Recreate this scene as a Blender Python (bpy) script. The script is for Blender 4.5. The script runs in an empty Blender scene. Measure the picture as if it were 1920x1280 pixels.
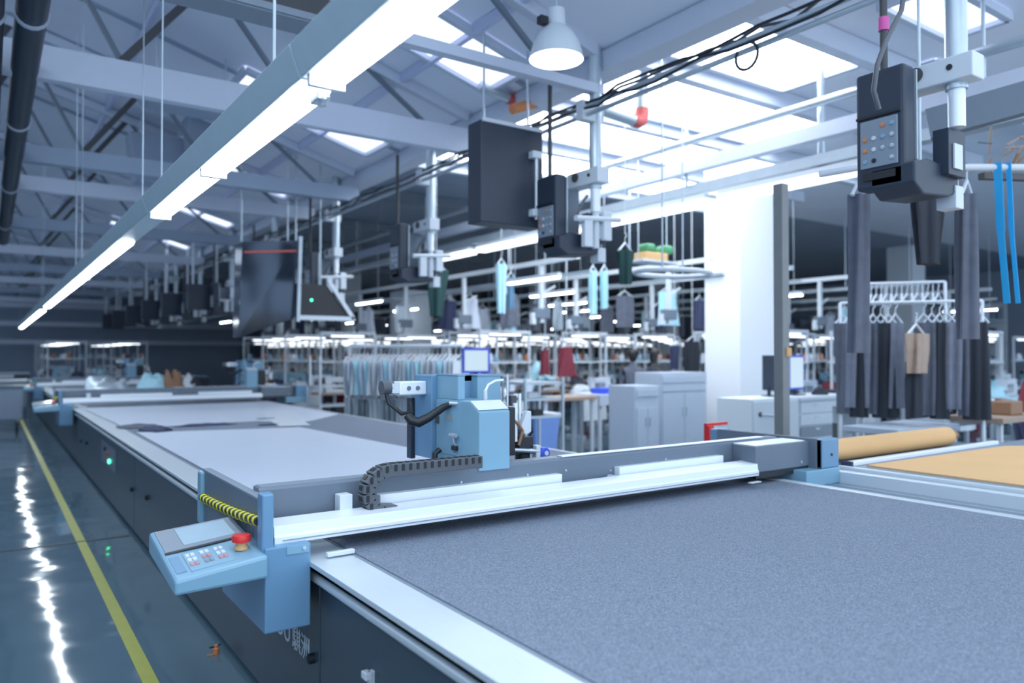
import bpy, bmesh, math, random
from mathutils import Vector, Matrix
random.seed(7)
S = bpy.context.scene
COL = S.collection
PI = math.pi

# ---------------------------------------------------------------- camera
F_PX = 1415.0
PITCH = math.atan(24 / F_PX)
YAW = math.atan(981 / F_PX)
CAM_Z = 1.70
cd = bpy.data.cameras.new('camera')
cam = bpy.data.objects.new('camera', cd)
COL.objects.link(cam)
cam.location = (0, 0, CAM_Z)
cam.rotation_euler = (PI / 2 + PITCH, 0, -YAW)
cd.sensor_width = 36
cd.lens = F_PX / 1920 * 36
cd.dof.use_dof = True
cd.dof.focus_distance = 3.55
cd.dof.aperture_fstop = 1.3
cd.clip_end = 300
S.camera = cam

# ---------------------------------------------------------------- daylight and exposure
w = bpy.data.worlds.new('world')
S.world = w
w.use_nodes = True
bg = w.node_tree.nodes['Background']
bg.inputs[0].default_value = (0.66, 0.80, 0.98, 1)
bg.inputs[1].default_value = 1.0
S.view_settings.view_transform = 'Standard'
S.view_settings.look = 'None'
S.view_settings.gamma = 1
S.view_settings.exposure = 1.12

# ---------------------------------------------------------------- measuring helpers
_F = Vector((math.sin(YAW) * math.cos(PITCH), math.cos(YAW) * math.cos(PITCH), math.sin(PITCH)))
_R = Vector((math.cos(YAW), -math.sin(YAW), 0))
_U = _R.cross(_F)
_C = Vector((0, 0, CAM_Z))
def ray(u, v): return _F + _R * ((u - 960) / F_PX) + _U * ((640 - v) / F_PX)
def AX(u, v, x): d = ray(u, v); return _C + d * (x / d.x)
def AY(u, v, y): d = ray(u, v); return _C + d * (y / d.y)
def AZ(u, v, z): d = ray(u, v); return _C + d * ((z - CAM_Z) / d.z)
def AD(u, v, t): return _C + ray(u, v) * t

# ---------------------------------------------------------------- materials
def mat(name, col, rough=0.5, metal=0.0, emit=0.0, var=0.06, scale=12.0, bump=0.0, spec=0.5, stretch=None):
    m = bpy.data.materials.new(name)
    m.use_nodes = True
    nt = m.node_tree
    b = nt.nodes['Principled BSDF']
    b.inputs['Roughness'].default_value = rough
    b.inputs['Metallic'].default_value = metal
    b.inputs['Specular IOR Level'].default_value = spec
    c = (*col, 1)
    if emit > 0:
        b.inputs['Base Color'].default_value = (.03, .03, .03, 1)
        b.inputs['Emission Color'].default_value = c
        b.inputs['Emission Strength'].default_value = emit
        return m
    tc = nt.nodes.new('ShaderNodeTexCoord')
    n = nt.nodes.new('ShaderNodeTexNoise')
    n.inputs['Scale'].default_value = scale
    n.inputs['Detail'].default_value = 4
    if stretch:
        mp = nt.nodes.new('ShaderNodeMapping')
        mp.inputs['Scale'].default_value = stretch
        nt.links.new(tc.outputs['Object'], mp.inputs[0])
        nt.links.new(mp.outputs[0], n.inputs['Vector'])
    else:
        nt.links.new(tc.outputs['Object'], n.inputs['Vector'])
    r = nt.nodes.new('ShaderNodeMix')
    r.data_type = 'RGBA'
    r.inputs[6].default_value = (*[max(0, x * (1 - var)) for x in col], 1)
    r.inputs[7].default_value = (*[min(1, x * (1 + var)) for x in col], 1)
    nt.links.new(n.outputs['Fac'], r.inputs[0])
    nt.links.new(r.outputs[2], b.inputs['Base Color'])
    if bump:
        bp = nt.nodes.new('ShaderNodeBump')
        bp.inputs['Strength'].default_value = bump
        bp.inputs['Distance'].default_value = 0.01
        nt.links.new(n.outputs['Fac'], bp.inputs['Height'])
        nt.links.new(bp.outputs[0], b.inputs['Normal'])
    return m

M = {}
M['blue'] = mat('blue_paint', (0.135, 0.28, 0.44), 0.38, var=0.03)
M['blue_light'] = mat('light_blue_paint', (0.20, 0.375, 0.50), 0.38, var=0.03)
M['grey'] = mat('slate_grey_paint', (0.135, 0.175, 0.225), 0.42, var=0.05)
M['grey_mid'] = mat('mid_grey_paint', (0.22, 0.27, 0.33), 0.42, var=0.05)
M['dark'] = mat('dark_panel_paint', (0.045, 0.07, 0.10), 0.40, var=0.08, scale=3)
M['black'] = mat('black_plastic', (0.012, 0.016, 0.022), 0.45)
M['chain'] = mat('chain_plastic', (0.085, 0.098, 0.115), 0.45)
M['navy'] = mat('dark_navy_plastic', (0.022, 0.034, 0.058), 0.45)
M['white'] = mat('white_paint', (0.60, 0.66, 0.72), 0.45, var=0.03)
M['alu'] = mat('brushed_aluminium', (0.80, 0.86, 0.92), 0.42, metal=0.25, var=0.04, scale=6, stretch=(1, 40, 40))
M['alu_y'] = mat('rail_aluminium', (0.66, 0.73, 0.78), 0.35, metal=0.3, var=0.06, scale=5, stretch=(40, 1, 40))
M['steel'] = mat('galvanised_steel', (0.50, 0.58, 0.64), 0.33, metal=0.6, var=0.12, scale=8)
M['red'] = mat('red_plastic', (0.72, 0.03, 0.03), 0.35)
M['redpaint'] = mat('red_paint', (0.55, 0.10, 0.09), 0.5)
M['key_red'] = mat('faded_red_key', (.50, .24, .27), .5)
M['orange'] = mat('orange_paint', (0.60, 0.22, 0.08), 0.5)
M['yellow'] = mat('yellow_paint', (0.72, 0.70, 0.05), 0.5)
M['yellow_line'] = mat('yellow_floor_paint', (0.36, 0.38, 0.05), 0.4, var=0.15, scale=9)
M['tan'] = mat('kraft_paper', (0.66, 0.41, 0.19), 0.75, var=0.10, scale=2.5, bump=0.1)
M['lav'] = mat('roof_sheet', (0.56, 0.61, 0.80), 0.6, var=0.05, scale=1.5)
M['lav_white'] = mat('pale_beam_paint', (0.56, 0.62, 0.73), 0.5, var=0.04)
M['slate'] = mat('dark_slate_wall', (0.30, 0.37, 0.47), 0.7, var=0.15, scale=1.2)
M['brownsteel'] = mat('brown_steel', (0.06, 0.062, 0.07), 0.55)
M['cyan'] = mat('cyan_tape', (0.02, 0.38, 0.75), 0.5)
M['pale_cyan'] = mat('pale_cyan_cloth', (0.45, 0.75, 0.85), 0.7)
M['garment'] = mat('grey_suiting', (0.105, 0.12, 0.16), 0.9, var=0.3, scale=10)
M['garment_dark'] = mat('charcoal_cloth', (0.03, 0.036, 0.05), 0.9)
M['green_dark'] = mat('dark_green_cloth', (0.015, 0.055, 0.055), 0.9)
M['maroon'] = mat('maroon_cloth', (0.20, 0.03, 0.05), 0.85)
M['navycloth'] = mat('navy_cloth', (0.04, 0.05, 0.11), 0.85)
M['skin'] = mat('skin', (0.62, 0.38, 0.30), 0.55)
M['hair'] = mat('black_hair', (0.012, 0.010, 0.012), 0.45)
M['wood'] = mat('wood_top', (0.38, 0.28, 0.22), 0.55, var=0.15)
M['brown'] = mat('brown_card', (0.30, 0.17, 0.10), 0.7)
M['pinkred'] = mat('magenta_tape', (0.65, 0.10, 0.35), 0.5)
M['bluebright'] = mat('bright_blue_plastic', (0.05, 0.10, 0.65), 0.4)
M['bluetub'] = mat('translucent_blue_tub', (0.20, 0.33, 0.70), 0.3)
M['tube'] = mat('lit_tube', (0.86, 0.94, 1.0), emit=7.0)
M['tube_far'] = mat('lit_far_tube', (0.86, 0.93, 1.0), emit=1.3)
M['batten'] = mat('grey_green_batten', (0.42, 0.54, 0.60), 0.4)
M['lampglow'] = mat('lit_bulb', (0.90, 0.96, 1.0), emit=9.0)
M['skylight'] = mat('skylight_glazing', (0.86, 0.92, 1.0), emit=3.6)
M['skylight_dim'] = mat('dim_skylight_glazing', (0.62, 0.70, 0.92), emit=1.0)
M['screen'] = mat('lit_screen', (0.62, 0.80, 0.95), emit=0.42)
M['led'] = mat('lit_green_indicator', (0.05, 0.9, 0.35), emit=3.0)
M['lcd'] = mat('grey_lcd', (0.42, 0.55, 0.64), 0.12, var=0.05)
M['film'] = mat('clear_film_over_paper', (0.60, 0.67, 0.78), 0.35, var=0.03, scale=3, bump=0.15)
M['gloss'] = mat('glossy_dark_cover', (0.05, 0.07, 0.10), 0.10, metal=0.6, var=0.1, scale=1)

def fabric_mat():
    m = mat('blue_grey_melange', (0.155, 0.19, 0.25), 0.9, var=0.9, scale=140, bump=0.3)
    nt = m.node_tree
    b = nt.nodes['Principled BSDF']
    mixn = b.inputs['Base Color'].links[0].from_node
    tc = [n for n in nt.nodes if n.type == 'TEX_COORD'][0]
    v = nt.nodes.new('ShaderNodeTexNoise')
    v.inputs['Scale'].default_value = 280
    v.inputs['Detail'].default_value = 1
    nt.links.new(tc.outputs['Object'], v.inputs['Vector'])
    cr = nt.nodes.new('ShaderNodeValToRGB')
    cr.color_ramp.elements[0].position = 0.64
    cr.color_ramp.elements[1].position = 0.74
    nt.links.new(v.outputs['Fac'], cr.inputs[0])
    mx = nt.nodes.new('ShaderNodeMix')
    mx.data_type = 'RGBA'
    nt.links.new(cr.outputs[0], mx.inputs[0])
    nt.links.new(mixn.outputs[2], mx.inputs[6])
    mx.inputs[7].default_value = (0.50, 0.56, 0.70, 1)
    nt.links.new(mx.outputs[2], b.inputs['Base Color'])
    return m
M['fabric'] = fabric_mat()

def floor_mat():
    m = mat('polished_blue_grey_floor', (0.095, 0.16, 0.205), 0.08, var=0.22, scale=0.9, spec=0.6)
    nt = m.node_tree
    b = nt.nodes['Principled BSDF']
    tc = [n for n in nt.nodes if n.type == 'TEX_COORD'][0]
    n2 = nt.nodes.new('ShaderNodeTexNoise')
    n2.inputs['Scale'].default_value = 1.6
    n2.inputs['Detail'].default_value = 1.5
    nt.links.new(tc.outputs['Object'], n2.inputs['Vector'])
    bp = nt.nodes.new('ShaderNodeBump')
    bp.inputs['Strength'].default_value = 0.5
    bp.inputs['Distance'].default_value = 0.03
    nt.links.new(n2.outputs['Fac'], bp.inputs['Height'])
    nt.links.new(bp.outputs[0], b.inputs['Normal'])
    return m
M['floor'] = floor_mat()

def roof_mat():
    m = mat('corrugated_roof_sheet', (0.78, 0.83, 0.93), 0.6, var=0.06, scale=1.2)
    nt = m.node_tree
    b = nt.nodes['Principled BSDF']
    tc = [n for n in nt.nodes if n.type == 'TEX_COORD'][0]
    wv = nt.nodes.new('ShaderNodeTexWave')
    wv.bands_direction = 'Y'
    wv.inputs['Scale'].default_value = 3.0
    nt.links.new(tc.outputs['Object'], wv.inputs['Vector'])
    bp = nt.nodes.new('ShaderNodeBump')
    bp.inputs['Strength'].default_value = 0.25
    nt.links.new(wv.outputs['Fac'], bp.inputs['Height'])
    nt.links.new(bp.outputs[0], b.inputs['Normal'])
    return m
M['roof'] = roof_mat()

# ---------------------------------------------------------------- mesh helpers
BASE = {}
class MB:
    def __init__(s): s.v = []; s.f = []
    def add(s, vs, fs):
        n = len(s.v); s.v += [tuple(x) for x in vs]; s.f += [tuple(i + n for i in f) for f in fs]; return s
    def box(s, x0, x1, y0, y1, z0, z1):
        vs = [(x, y, z) for z in (z0, z1) for y in (y0, y1) for x in (x0, x1)]
        return s.add(vs, [(0, 2, 3, 1), (4, 5, 7, 6), (0, 1, 5, 4), (2, 6, 7, 3), (0, 4, 6, 2), (1, 3, 7, 5)])
    def hexa(s, vs):   # bottom quad then top quad, both counter-clockwise seen from above
        return s.add(vs, [(3, 2, 1, 0), (4, 5, 6, 7), (0, 1, 5, 4), (1, 2, 6, 5), (2, 3, 7, 6), (3, 0, 4, 7)])
    def bar(s, p, q, w=0.02, h=None, up=(0, 0, 1)):
        h = h or w; p = Vector(p); q = Vector(q); d = (q - p).normalized(); up = Vector(up)
        if abs(d.dot(up)) > 0.95: up = Vector((1, 0, 0))
        a = d.cross(up).normalized() * (w / 2); b = a.cross(d).normalized() * (h / 2)
        vs = [o + sa * a + sb * b for o in (p, q) for sa, sb in ((-1, -1), (1, -1), (1, 1), (-1, 1))]
        return s.add(vs, [(0, 1, 2, 3), (7, 6, 5, 4), (0, 4, 5, 1), (1, 5, 6, 2), (2, 6, 7, 3), (3, 7, 4, 0)])
    def tube(s, pts, r=0.01, n=10, cap=True):
        pts = [Vector(p) for p in pts]; rs = r if isinstance(r, (list, tuple)) else [r] * len(pts)
        k0 = len(s.v); prev = None
        for i, p in enumerate(pts):
            d = (pts[min(i + 1, len(pts) - 1)] - pts[max(i - 1, 0)]).normalized()
            if prev is None:
                a = d.cross(Vector((0, 0, 1)))
                if a.length < 0.05: a = d.cross(Vector((1, 0, 0)))
            else:
                a = prev - d * prev.dot(d)
            a.normalize(); prev = a; b = d.cross(a)
            for j in range(n):
                t = 2 * PI * j / n
                s.v.append(tuple(p + (a * math.cos(t) + b * math.sin(t)) * rs[i]))
        for i in range(len(pts) - 1):
            for j in range(n):
                a0 = k0 + i * n + j; a1 = k0 + i * n + (j + 1) % n
                s.f.append((a0, a1, a1 + n, a0 + n))
        if cap:
            s.f.append(tuple(k0 + j for j in range(n))[::-1])
            s.f.append(tuple(k0 + (len(pts) - 1) * n + j for j in range(n)))
        return s
    def lathe(s, prof, c=(0, 0, 0), n=20, axis='z'):
        k0 = len(s.v)
        for r, h in prof:
            for j in range(n):
                t = 2 * PI * j / n; a, b = r * math.cos(t), r * math.sin(t)
                p = {'z': (a, b, h), 'y': (a, h, b), 'x': (h, a, b)}[axis]
                s.v.append((p[0] + c[0], p[1] + c[1], p[2] + c[2]))
        for i in range(len(prof) - 1):
            for j in range(n):
                a0 = k0 + i * n + j; a1 = k0 + i * n + (j + 1) % n
                s.f.append((a0, a1, a1 + n, a0 + n))
        return s
    def prism(s, poly, axis, a, b):
        n = len(poly)
        def P(p, t): return {'x': (t, p[0], p[1]), 'y': (p[0], t, p[1]), 'z': (p[0], p[1], t)}[axis]
        vs = [P(p, a) for p in poly] + [P(p, b) for p in poly]
        return s.add(vs, [tuple(range(n)), tuple(range(2 * n - 1, n - 1, -1))] + [(i, (i + 1) % n + 0, (i + 1) % n + n, i + n) for i in range(n)])
    def build(s, name, m, parent=None, bevel=0.0, smooth=False, base=None):
        me = bpy.data.meshes.new(name)
        bs = Vector(base) if base is not None else (BASE.get(parent.name, Vector((0, 0, 0))) if parent else Vector((0, 0, 0)))
        me.from_pydata([tuple(Vector(v) - bs) for v in s.v], [], s.f)
        bm = bmesh.new(); bm.from_mesh(me); bmesh.ops.recalc_face_normals(bm, faces=bm.faces); bm.to_mesh(me); bm.free()
        me.materials.append(M[m] if isinstance(m, str) else m)
        if smooth:
            for p in me.polygons: p.use_smooth = True
            me.set_sharp_from_angle(angle=math.radians(40))
        o = bpy.data.objects.new(name, me); COL.objects.link(o)
        if bevel:
            bv = o.modifiers.new('edges', 'BEVEL'); bv.width = bevel; bv.segments = 2; bv.limit_method = 'ANGLE'
        if parent: o.parent = parent
        elif base is not None: o.location = bs
        BASE[o.name] = bs
        return o

def tag(o, label=None, cat=None, group=None, kind=None):
    if label: o['label'] = label
    if cat: o['category'] = cat
    if group: o['group'] = group
    if kind: o['kind'] = kind
    return o
def thing(name, label, cat, loc=(0, 0, 0), group=None):
    o = bpy.data.objects.new(name, None); COL.objects.link(o)
    o.location = loc; o.empty_display_size = 0.1; BASE[o.name] = Vector(loc)
    return tag(o, label, cat, group)
def structure(o, label=None): o['kind'] = 'structure'; return tag(o, label)
def copy_tree(o, parent=None, loc=None, rz=None):
    c = o.copy(); COL.objects.link(c)
    if parent: c.parent = parent
    if loc is not None: c.location = loc
    if rz is not None: c.rotation_euler = (0, 0, rz)
    for ch in [x for x in list(o.children)]: copy_tree(ch, c)
    return c
def bx(*a): return MB().box(*a)

# ================================================================ SETTING
structure(bx(-9, 34, -5, 62, -0.12, 0.0).build('floor', 'floor'))
structure(bx(0.67, 0.742, -4, 40, 0.0, 0.003).build('trim_1', 'yellow_line'))
structure(bx(-8, 1.10, 7.86, 7.90, 0.0, 0.004).build('trim_2', 'black'))
structure(bx(-6.3, -6.0, -5, 62, 0, 6.5).build('wall_left_light_block', 'slate'))  # out-of-view wall, added to hold back light from the left
structure(bx(-9, 34, 62, 62.3, 0, 9).build('wall_far', 'slate'))
for z_ in (2.2, 3.1, 4.0, 4.9, 5.6):
    structure(bx(-9, 20, 44.0, 44.2, z_, z_ + .22).build('wall_girt', 'lav_white'))
structure(bx(-9, 12, 45, 45.2, 0, 6).build('wall_end', 'slate'))
structure(bx(34, 34.3, -5, 62, 0, 9).build('wall_right', 'slate'))

# roof: left slope falling towards a valley at x=6.4, then rising, then falling again
def zr(x): return 6.05 - 0.285 * x if x < 5.0 else 5.1
ROOF0 = 2.6
def slope(x0, x1, y0, y1, name, m, lift=0.0, th=0.08):
    a, b = zr(x0 + 1e-5) + lift, zr(x1 - 1e-5) + lift
    return MB().hexa([(x0, y0, a), (x1, y0, b), (x1, y1, b), (x0, y1, a), (x0, y0, a + th), (x1, y0, b + th), (x1, y1, b + th), (x0, y1, a + th)]).build(name, m)
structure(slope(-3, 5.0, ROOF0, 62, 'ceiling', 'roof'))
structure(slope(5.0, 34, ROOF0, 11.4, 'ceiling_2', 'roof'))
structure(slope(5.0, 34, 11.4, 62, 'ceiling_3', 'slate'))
structure(bx(4.86, 5.12, ROOF0, 60, 4.44, 4.64).build('trim_3', 'lav_white'))     # valley gutter
structure(bx(5.0, 5.06, ROOF0, 60, 4.6, 5.3).build('wall_clerestory', 'white'))

# roof purlins and seams on the left slope
k = 0
for x in (1.5, 3.9):
    structure(MB().bar((x, ROOF0, zr(x) - 0.05), (x, 60, zr(x) - 0.05), 0.06, 0.1).build('ceiling_purlin', 'lav'))
for y in (6.7, 9.9, 14.4, 18.6):
    structure(MB().bar((-1, y, zr(-1) - 0.02), (4.9, y, zr(4.9) - 0.02), 0.05, 0.04).build('ceiling_seam', 'slate'))

# skylights
def skylight(x0, x1, y0, y1, m, label, grp):
    t = slope(x0, x1, y0, y1, 'skylight', m, -0.05, 0.04)
    tag(t, label, 'skylight', grp)
    fr = MB()
    for (xa, ya, xb, yb) in ((x0, y0, x1, y0), (x0, y1, x1, y1), (x0, y0, x0, y1), (x1, y0, x1, y1)):
        fr.bar((xa, ya, zr(xa) - 0.06), (xb, yb, zr(xb) - 0.06), 0.07, 0.08)
    fr.build('frame', 'lav_white', t)
ords = 'first second third fourth fifth sixth seventh eighth ninth tenth'.split()
for i, y in enumerate((6.3, 9.6, 13.4, 17.5, 22)):
    skylight(2.6, 4.6, y, y + 0.85, 'skylight_dim', '%s pale skylight strip of the lavender roof slope, counting away from the high bay lamp' % ords[i], 'skylights of the lavender roof slope')
for i, (y, y1, xe) in enumerate(((4.75, 5.85, 8.2), (6.2, 7.6, 10.5), (7.9, 9.25, 12.5), (9.65, 11.2, 13.5))):
    skylight(5.5, xe, y, y1, 'skylight', '%s blazing white roof skylight behind the station row, counting away' % ords[i], 'blazing skylights behind the station row')
skylight(8.9, 10.6, 4.3, 5.2, 'skylight_dim', 'dim bluish skylight patch high on the right', 'dim patches')
skylight(7.0, 8.3, 3.3, 3.9, 'skylight_dim', 'dim skylight patch above the nearest control station', 'dim patches')

# trusses across the hall
def truss(y, m, wid, hgt, label, xe=4.86):
    z = 4.15
    t = thing('roof_truss', label, 'truss', (0, y, z), None)
    t['kind'] = 'structure'
    MB().box(-2, xe, y - wid / 2, y + wid / 2, z, z + hgt).build('bottom_chord', m, t)
    if xe < 4.8:
        MB().box(xe, 4.86, y - .05, y + .05, z + .06, z + .15).build('thin_chord', 'lav_white', t)
        MB().box(-2, xe, y - wid / 2 - .01, y + wid / 2 + .01, z - .012, z).box(-2, xe, y - wid / 2 - .03, y - wid / 2, z, z + .05).build('flange', 'grey_mid', t)
    for i, x in enumerate((-0.6, 1.0, 2.6)):
        MB().bar((x, y, z + hgt), (x + 0.8, y, min(zr(x + 0.8), 6) - 0.08), 0.07, 0.07).build('diagonal', 'brownsteel', t)
        MB().bar((x + 1.6, y, z + hgt), (x + 0.8, y, zr(x + 0.8) - 0.08), 0.045, 0.045).build('diagonal', 'grey', t)
    MB().bar((-2, y, zr(-2) - 0.12), (4.8, y, zr(4.8) - 0.06), 0.10, 0.12).build('top_chord', 'lav_white', t)
truss(5.5, 'brownsteel', 0.24, 0.20, 'dark steel roof truss crossing just over the long tube light', 2.45)
truss(7.9, 'lav_white', 0.12, 0.30, 'white roof truss beyond the dark steel one')
for i, y in enumerate((11.4, 13.4, 17.5, 22, 26.5, 31, 36, 42, 50)):
    truss(y, 'lav_white' if i % 2 else 'slate', 0.16, 0.22, 'receding roof truss number %s from the white one' % ('one two three four five six seven eight nine'.split()[i]))
for i, y in enumerate((4.55, 6.02, 7.75, 9.45, 11.4, 14.2, 18, 22, 27, 33)):
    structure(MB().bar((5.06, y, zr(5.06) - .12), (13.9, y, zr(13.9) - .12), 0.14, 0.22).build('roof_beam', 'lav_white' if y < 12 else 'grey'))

# ducts at top left
def duct(x, z, r, y0, y1, label):
    t = thing('black_duct', label, 'duct', (x, y0, z))
    MB().tube([(x, y0, z), (x, y1, z)], r, 16).build('pipe', 'navy', t, smooth=True)
    for y in (6.5, 9.6, 13.4, 17.4):
        if y > y0: MB().tube([(x, y, z), (x, y + 0.05, z)], r + 0.012, 16).build('clamp_band', 'lav_white', t, smooth=True)
        MB().tube([(x, y + .02, z + r), (x, y + .02, zr(x) - 0.02)], 0.008, 6).build('hanger_rod', 'steel', t)
duct(0.235, 4.2, 0.105, 4.5, 20, 'long black round duct hanging under the roof at the far left')
duct(-0.02, 4.15, 0.09, 4.5, 24, 'black duct cut by the left edge of the view, beside the long one')

for (u, v, y, wx, hz_, lab) in ((360, 192, 9.6, 1.3, .26, 'dark boxy vent hidden under the white roof truss'), (300, 305, 13.0, .95, .75, 'dark vent hood hanging beyond the white roof truss'), (390, 270, 12.4, .7, 1.1, 'tall dark vent chute beside the long tube light')):
    p = AY(u, v, y)
    t = thing('roof_vent', lab, 'vent', tuple(p))
    MB().hexa([(p.x - wx * .4, y - .2, p.z - hz_ / 2), (p.x + wx * .4, y - .2, p.z - hz_ / 2), (p.x + wx * .4, y + .2, p.z - hz_ / 2), (p.x - wx * .4, y + .2, p.z - hz_ / 2), (p.x - wx / 2, y - .25, p.z + hz_ / 2), (p.x + wx / 2, y - .25, p.z + hz_ / 2), (p.x + wx / 2, y + .25, p.z + hz_ / 2), (p.x - wx / 2, y + .25, p.z + hz_ / 2)]).build('hood', 'slate', t, bevel=.02)
    for x in (p.x - wx * .3, p.x + wx * .3): MB().tube([(x, y, p.z + hz_ / 2), (x, y, zr(x) - .04)], .01, 6).build('hanging_rod', 'steel', t)

# ================================================================ LIGHT LINE
def batten(y0, y1, label, joints=(), tubes=None):
    t = thing('batten_light', label, 'ceiling light', (0.88, y0, 2.6), None)
    MB().prism([(0.80, 2.72), (0.84, 2.615), (0.975, 2.615), (0.965, 2.72)], 'y', y0 + .004, y1 - .004).build('housing', 'batten', t, bevel=0.004)
    for a, b in (tubes or [(y0, y1)]):
        MB().prism([(0.858, 2.614), (0.868, 2.590), (0.915, 2.580), (0.958, 2.590), (0.968, 2.614)], 'y', a + 0.04, b - 0.04).build('tube', 'tube', t)
        MB().box(0.850, 0.975, b - .038, b - .012, 2.578, 2.63).build('end_cap', 'white', t, bevel=.003)
    ym = (y0 + y1) / 2
    for yy in (y0 + 0.35, y1 - 0.35):
        MB().tube([(0.86, yy, 2.71), (0.86, yy, zr(0.86) - 0.05)], 0.006, 6).build('hanging_wire', 'steel', t)
batten(-1.2, 2.44, 'nearest lit tube fixture of the long light line, at the top edge', tubes=[(-1.2, .6), (.6, 2.42)])
batten(2.44, 5.36, 'lit tube fixture of the light line with a socket joint halfway', tubes=[(2.46, 3.95), (3.95, 5.36)])
batten(5.36, 10.2, 'fixture of the light line whose near end is an unlit grey housing', tubes=[(6.75, 10.2)])
batten(10.2, 17.5, 'fixture of the light line before its farthest lit one', tubes=[(10.2, 16.9)])
batten(17.5, 31.0, 'farthest lit fixture of the light line, low over the far tables', tubes=[(18.3, 31)])
t = MB().box(0.885, 0.925, 2.40, 2.48, 2.545, 2.577).build('lamp_holder', 'steel', base=(0.9, 2.44, 2.6), bevel=.004)
tag(t, 'small grey lamp socket clip at the first joint of the light line', 'socket')
MB().tube([(0.905, 2.39, 2.56), (0.905, 2.36, 2.54), (0.905, 2.38, 2.52), (0.905, 2.44, 2.535)], 0.006, 8).build('clip', 'steel', t)

# high bay lamp
c = AD(1043, 112, 6.0)
t = thing('high_bay_lamp', 'white bell-shaped high bay lamp with a glowing mouth', 'lamp', tuple(c))
MB().lathe([(0.215, 0), (0.205, 0.06), (0.18, 0.14), (0.13, 0.22), (0.075, 0.27), (0.07, 0.40), (0.0, 0.41)], tuple(c), 32).build('shade', 'white', t, smooth=True)
MB().lathe([(0.205, 0.012), (0.17, 0.015), (0.0, 0.012)], tuple(c), 32).build('glowing_mouth', 'lampglow', t)
MB().tube([(c.x, c.y, c.z + .4), (c.x, c.y, zr(c.x) - .02)], 0.012, 8).build('stem', 'steel', t)
MB().box(c.x - .17, c.x - .10, c.y - .03, c.y + .03, c.z + .25, c.z + .31).build('side_clip', 'black', t)

# ================================================================ CUTTING TABLE
X0, X1, YA, YB, ZT = 1.08, 4.86, -0.6, 30.0, 0.86
t = thing('cutting_table', 'long automatic fabric cutting table with dark side panels and white metal edges', 'cutting table', (2.9, 6, 0))
seams = [YA, 3.045, 7.89, 12.74, 17.6, 22.4, YB]
for i in range(6):
    a, b = seams[i] + 0.006, seams[i + 1] - 0.006
    p = bx(1.14, 1.18, a, b, 0.04, 0.765).build('side_panel', 'dark', t, bevel=0.004)
    for (yy, zz) in ((b - 0.75, 0.47), (a + 0.06, 0.42)):
        MB().lathe([(0.022, 0), (0.022, -0.025), (0.012, -0.03), (0, -0.03)], (1.14, yy, zz), 14, 'x').build('knob', 'black', p, smooth=True)
MB().box(1.20, 4.70, YA, 3.9, 0.05, 0.80).build('body', 'dark', t)
MB().box(1.20, 4.04, 3.9, YB, 0.05, 0.79).build('body', 'dark', t)
YC = 3.95
bx(X0, 1.27, YA, YB, 0.838, ZT).build('edge_strip', 'alu_y', t, bevel=0.003)
bx(1.16, 4.02, YA, YB, 0.775, 0.838).build('slot', 'black', t)
MB().tube([(1.125, YA, 0.772), (1.125, YB, 0.772)], 0.018, 12).build('guide_rail', 'alu_y', t, smooth=True)
bx(1.13, 1.17, YA, YB, 0.80, 0.806).build('guide_strip', 'alu_y', t)
bx(1.26, 4.28, YA, YC, 0.836, 0.862).build('tabletop', 'grey_mid', t)
bx(1.26, 4.07, YC, YB, 0.836, 0.862).build('tabletop', 'grey_mid', t)
bx(4.28, 4.345, YA, YC, 0.838, 0.874).build('edge_strip', 'alu_y', t, bevel=0.003)
bx(4.07, 4.10, YC, YB, 0.80, 0.867).build('edge_strip', 'alu_y', t, bevel=0.003)
bx(4.345, 4.80, YA, YC, 0.79, 0.82).build('channel', 'grey_mid', t)
MB().box(4.50, 4.52, YA, YC, 0.82, 0.832).build('channel_rib', 'steel', t)
MB().box(4.66, 4.67, YA, YC, .82, .83).build('channel_rib', 'steel', t)
bx(4.80, 4.87, YA, YC, 0.80, 0.900).build('edge_strip', 'alu_y', t, bevel=0.006)
bx(1.14, 4.08, YB, YB + .03, 0.05, 0.83).build('end_panel', 'dark', t)
bx(1.25, 3.98, YA + .1, YB - .1, 0.0, 0.05).build('plinth', 'black', t)
pb = bx(1.130, 1.142, 9.15, 10.35, 0.42, 0.66).build('switch_plate', 'grey', t, bevel=.003)
for yy, zz, mm, nm in ((9.95, .60, 'green_dark', 'push_button'), (9.70, .58, 'redpaint', 'push_button'), (9.72, .50, 'redpaint', 'push_button'), (9.55, .50, 'led', 'green_indicator')):
    MB().lathe([(0.025, 0), (0.022, -0.02), (0, -0.022)], (1.130, yy, zz), 12, 'x').build(nm, mm, pb, smooth=True)
hd = MB().box(1.118, 1.14, 2.50, 2.52, 0.40, 0.575).box(1.10, 1.125, 2.49, 2.53, .55, .575).build('latch', 'white', t, bevel=.002)
# lettering on the side panel
def letters(txt, y, z, size, parent):
    cu = bpy.data.curves.new('lettering', 'FONT'); cu.body = txt; cu.size = size; cu.extrude = 0.0012
    cu.materials.append(M['white'])
    tmp = bpy.data.objects.new('lettering_curve', cu); COL.objects.link(tmp); bpy.context.view_layer.update()
    me = bpy.data.meshes.new_from_object(tmp.evaluated_get(bpy.context.evaluated_depsgraph_get())); bpy.data.objects.remove(tmp)
    o = bpy.data.objects.new('lettering', me); COL.objects.link(o)
    o.rotation_euler = (PI / 2, 0, -PI / 2)
    o.parent = parent; o.location = Vector((1.1385, y, z)) - BASE[parent.name]
    return o
letters('OU', 3.615, 0.385, 0.135, t)
letters('\u9a0f\u6d32', 3.385, 0.388, 0.115, t)

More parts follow.
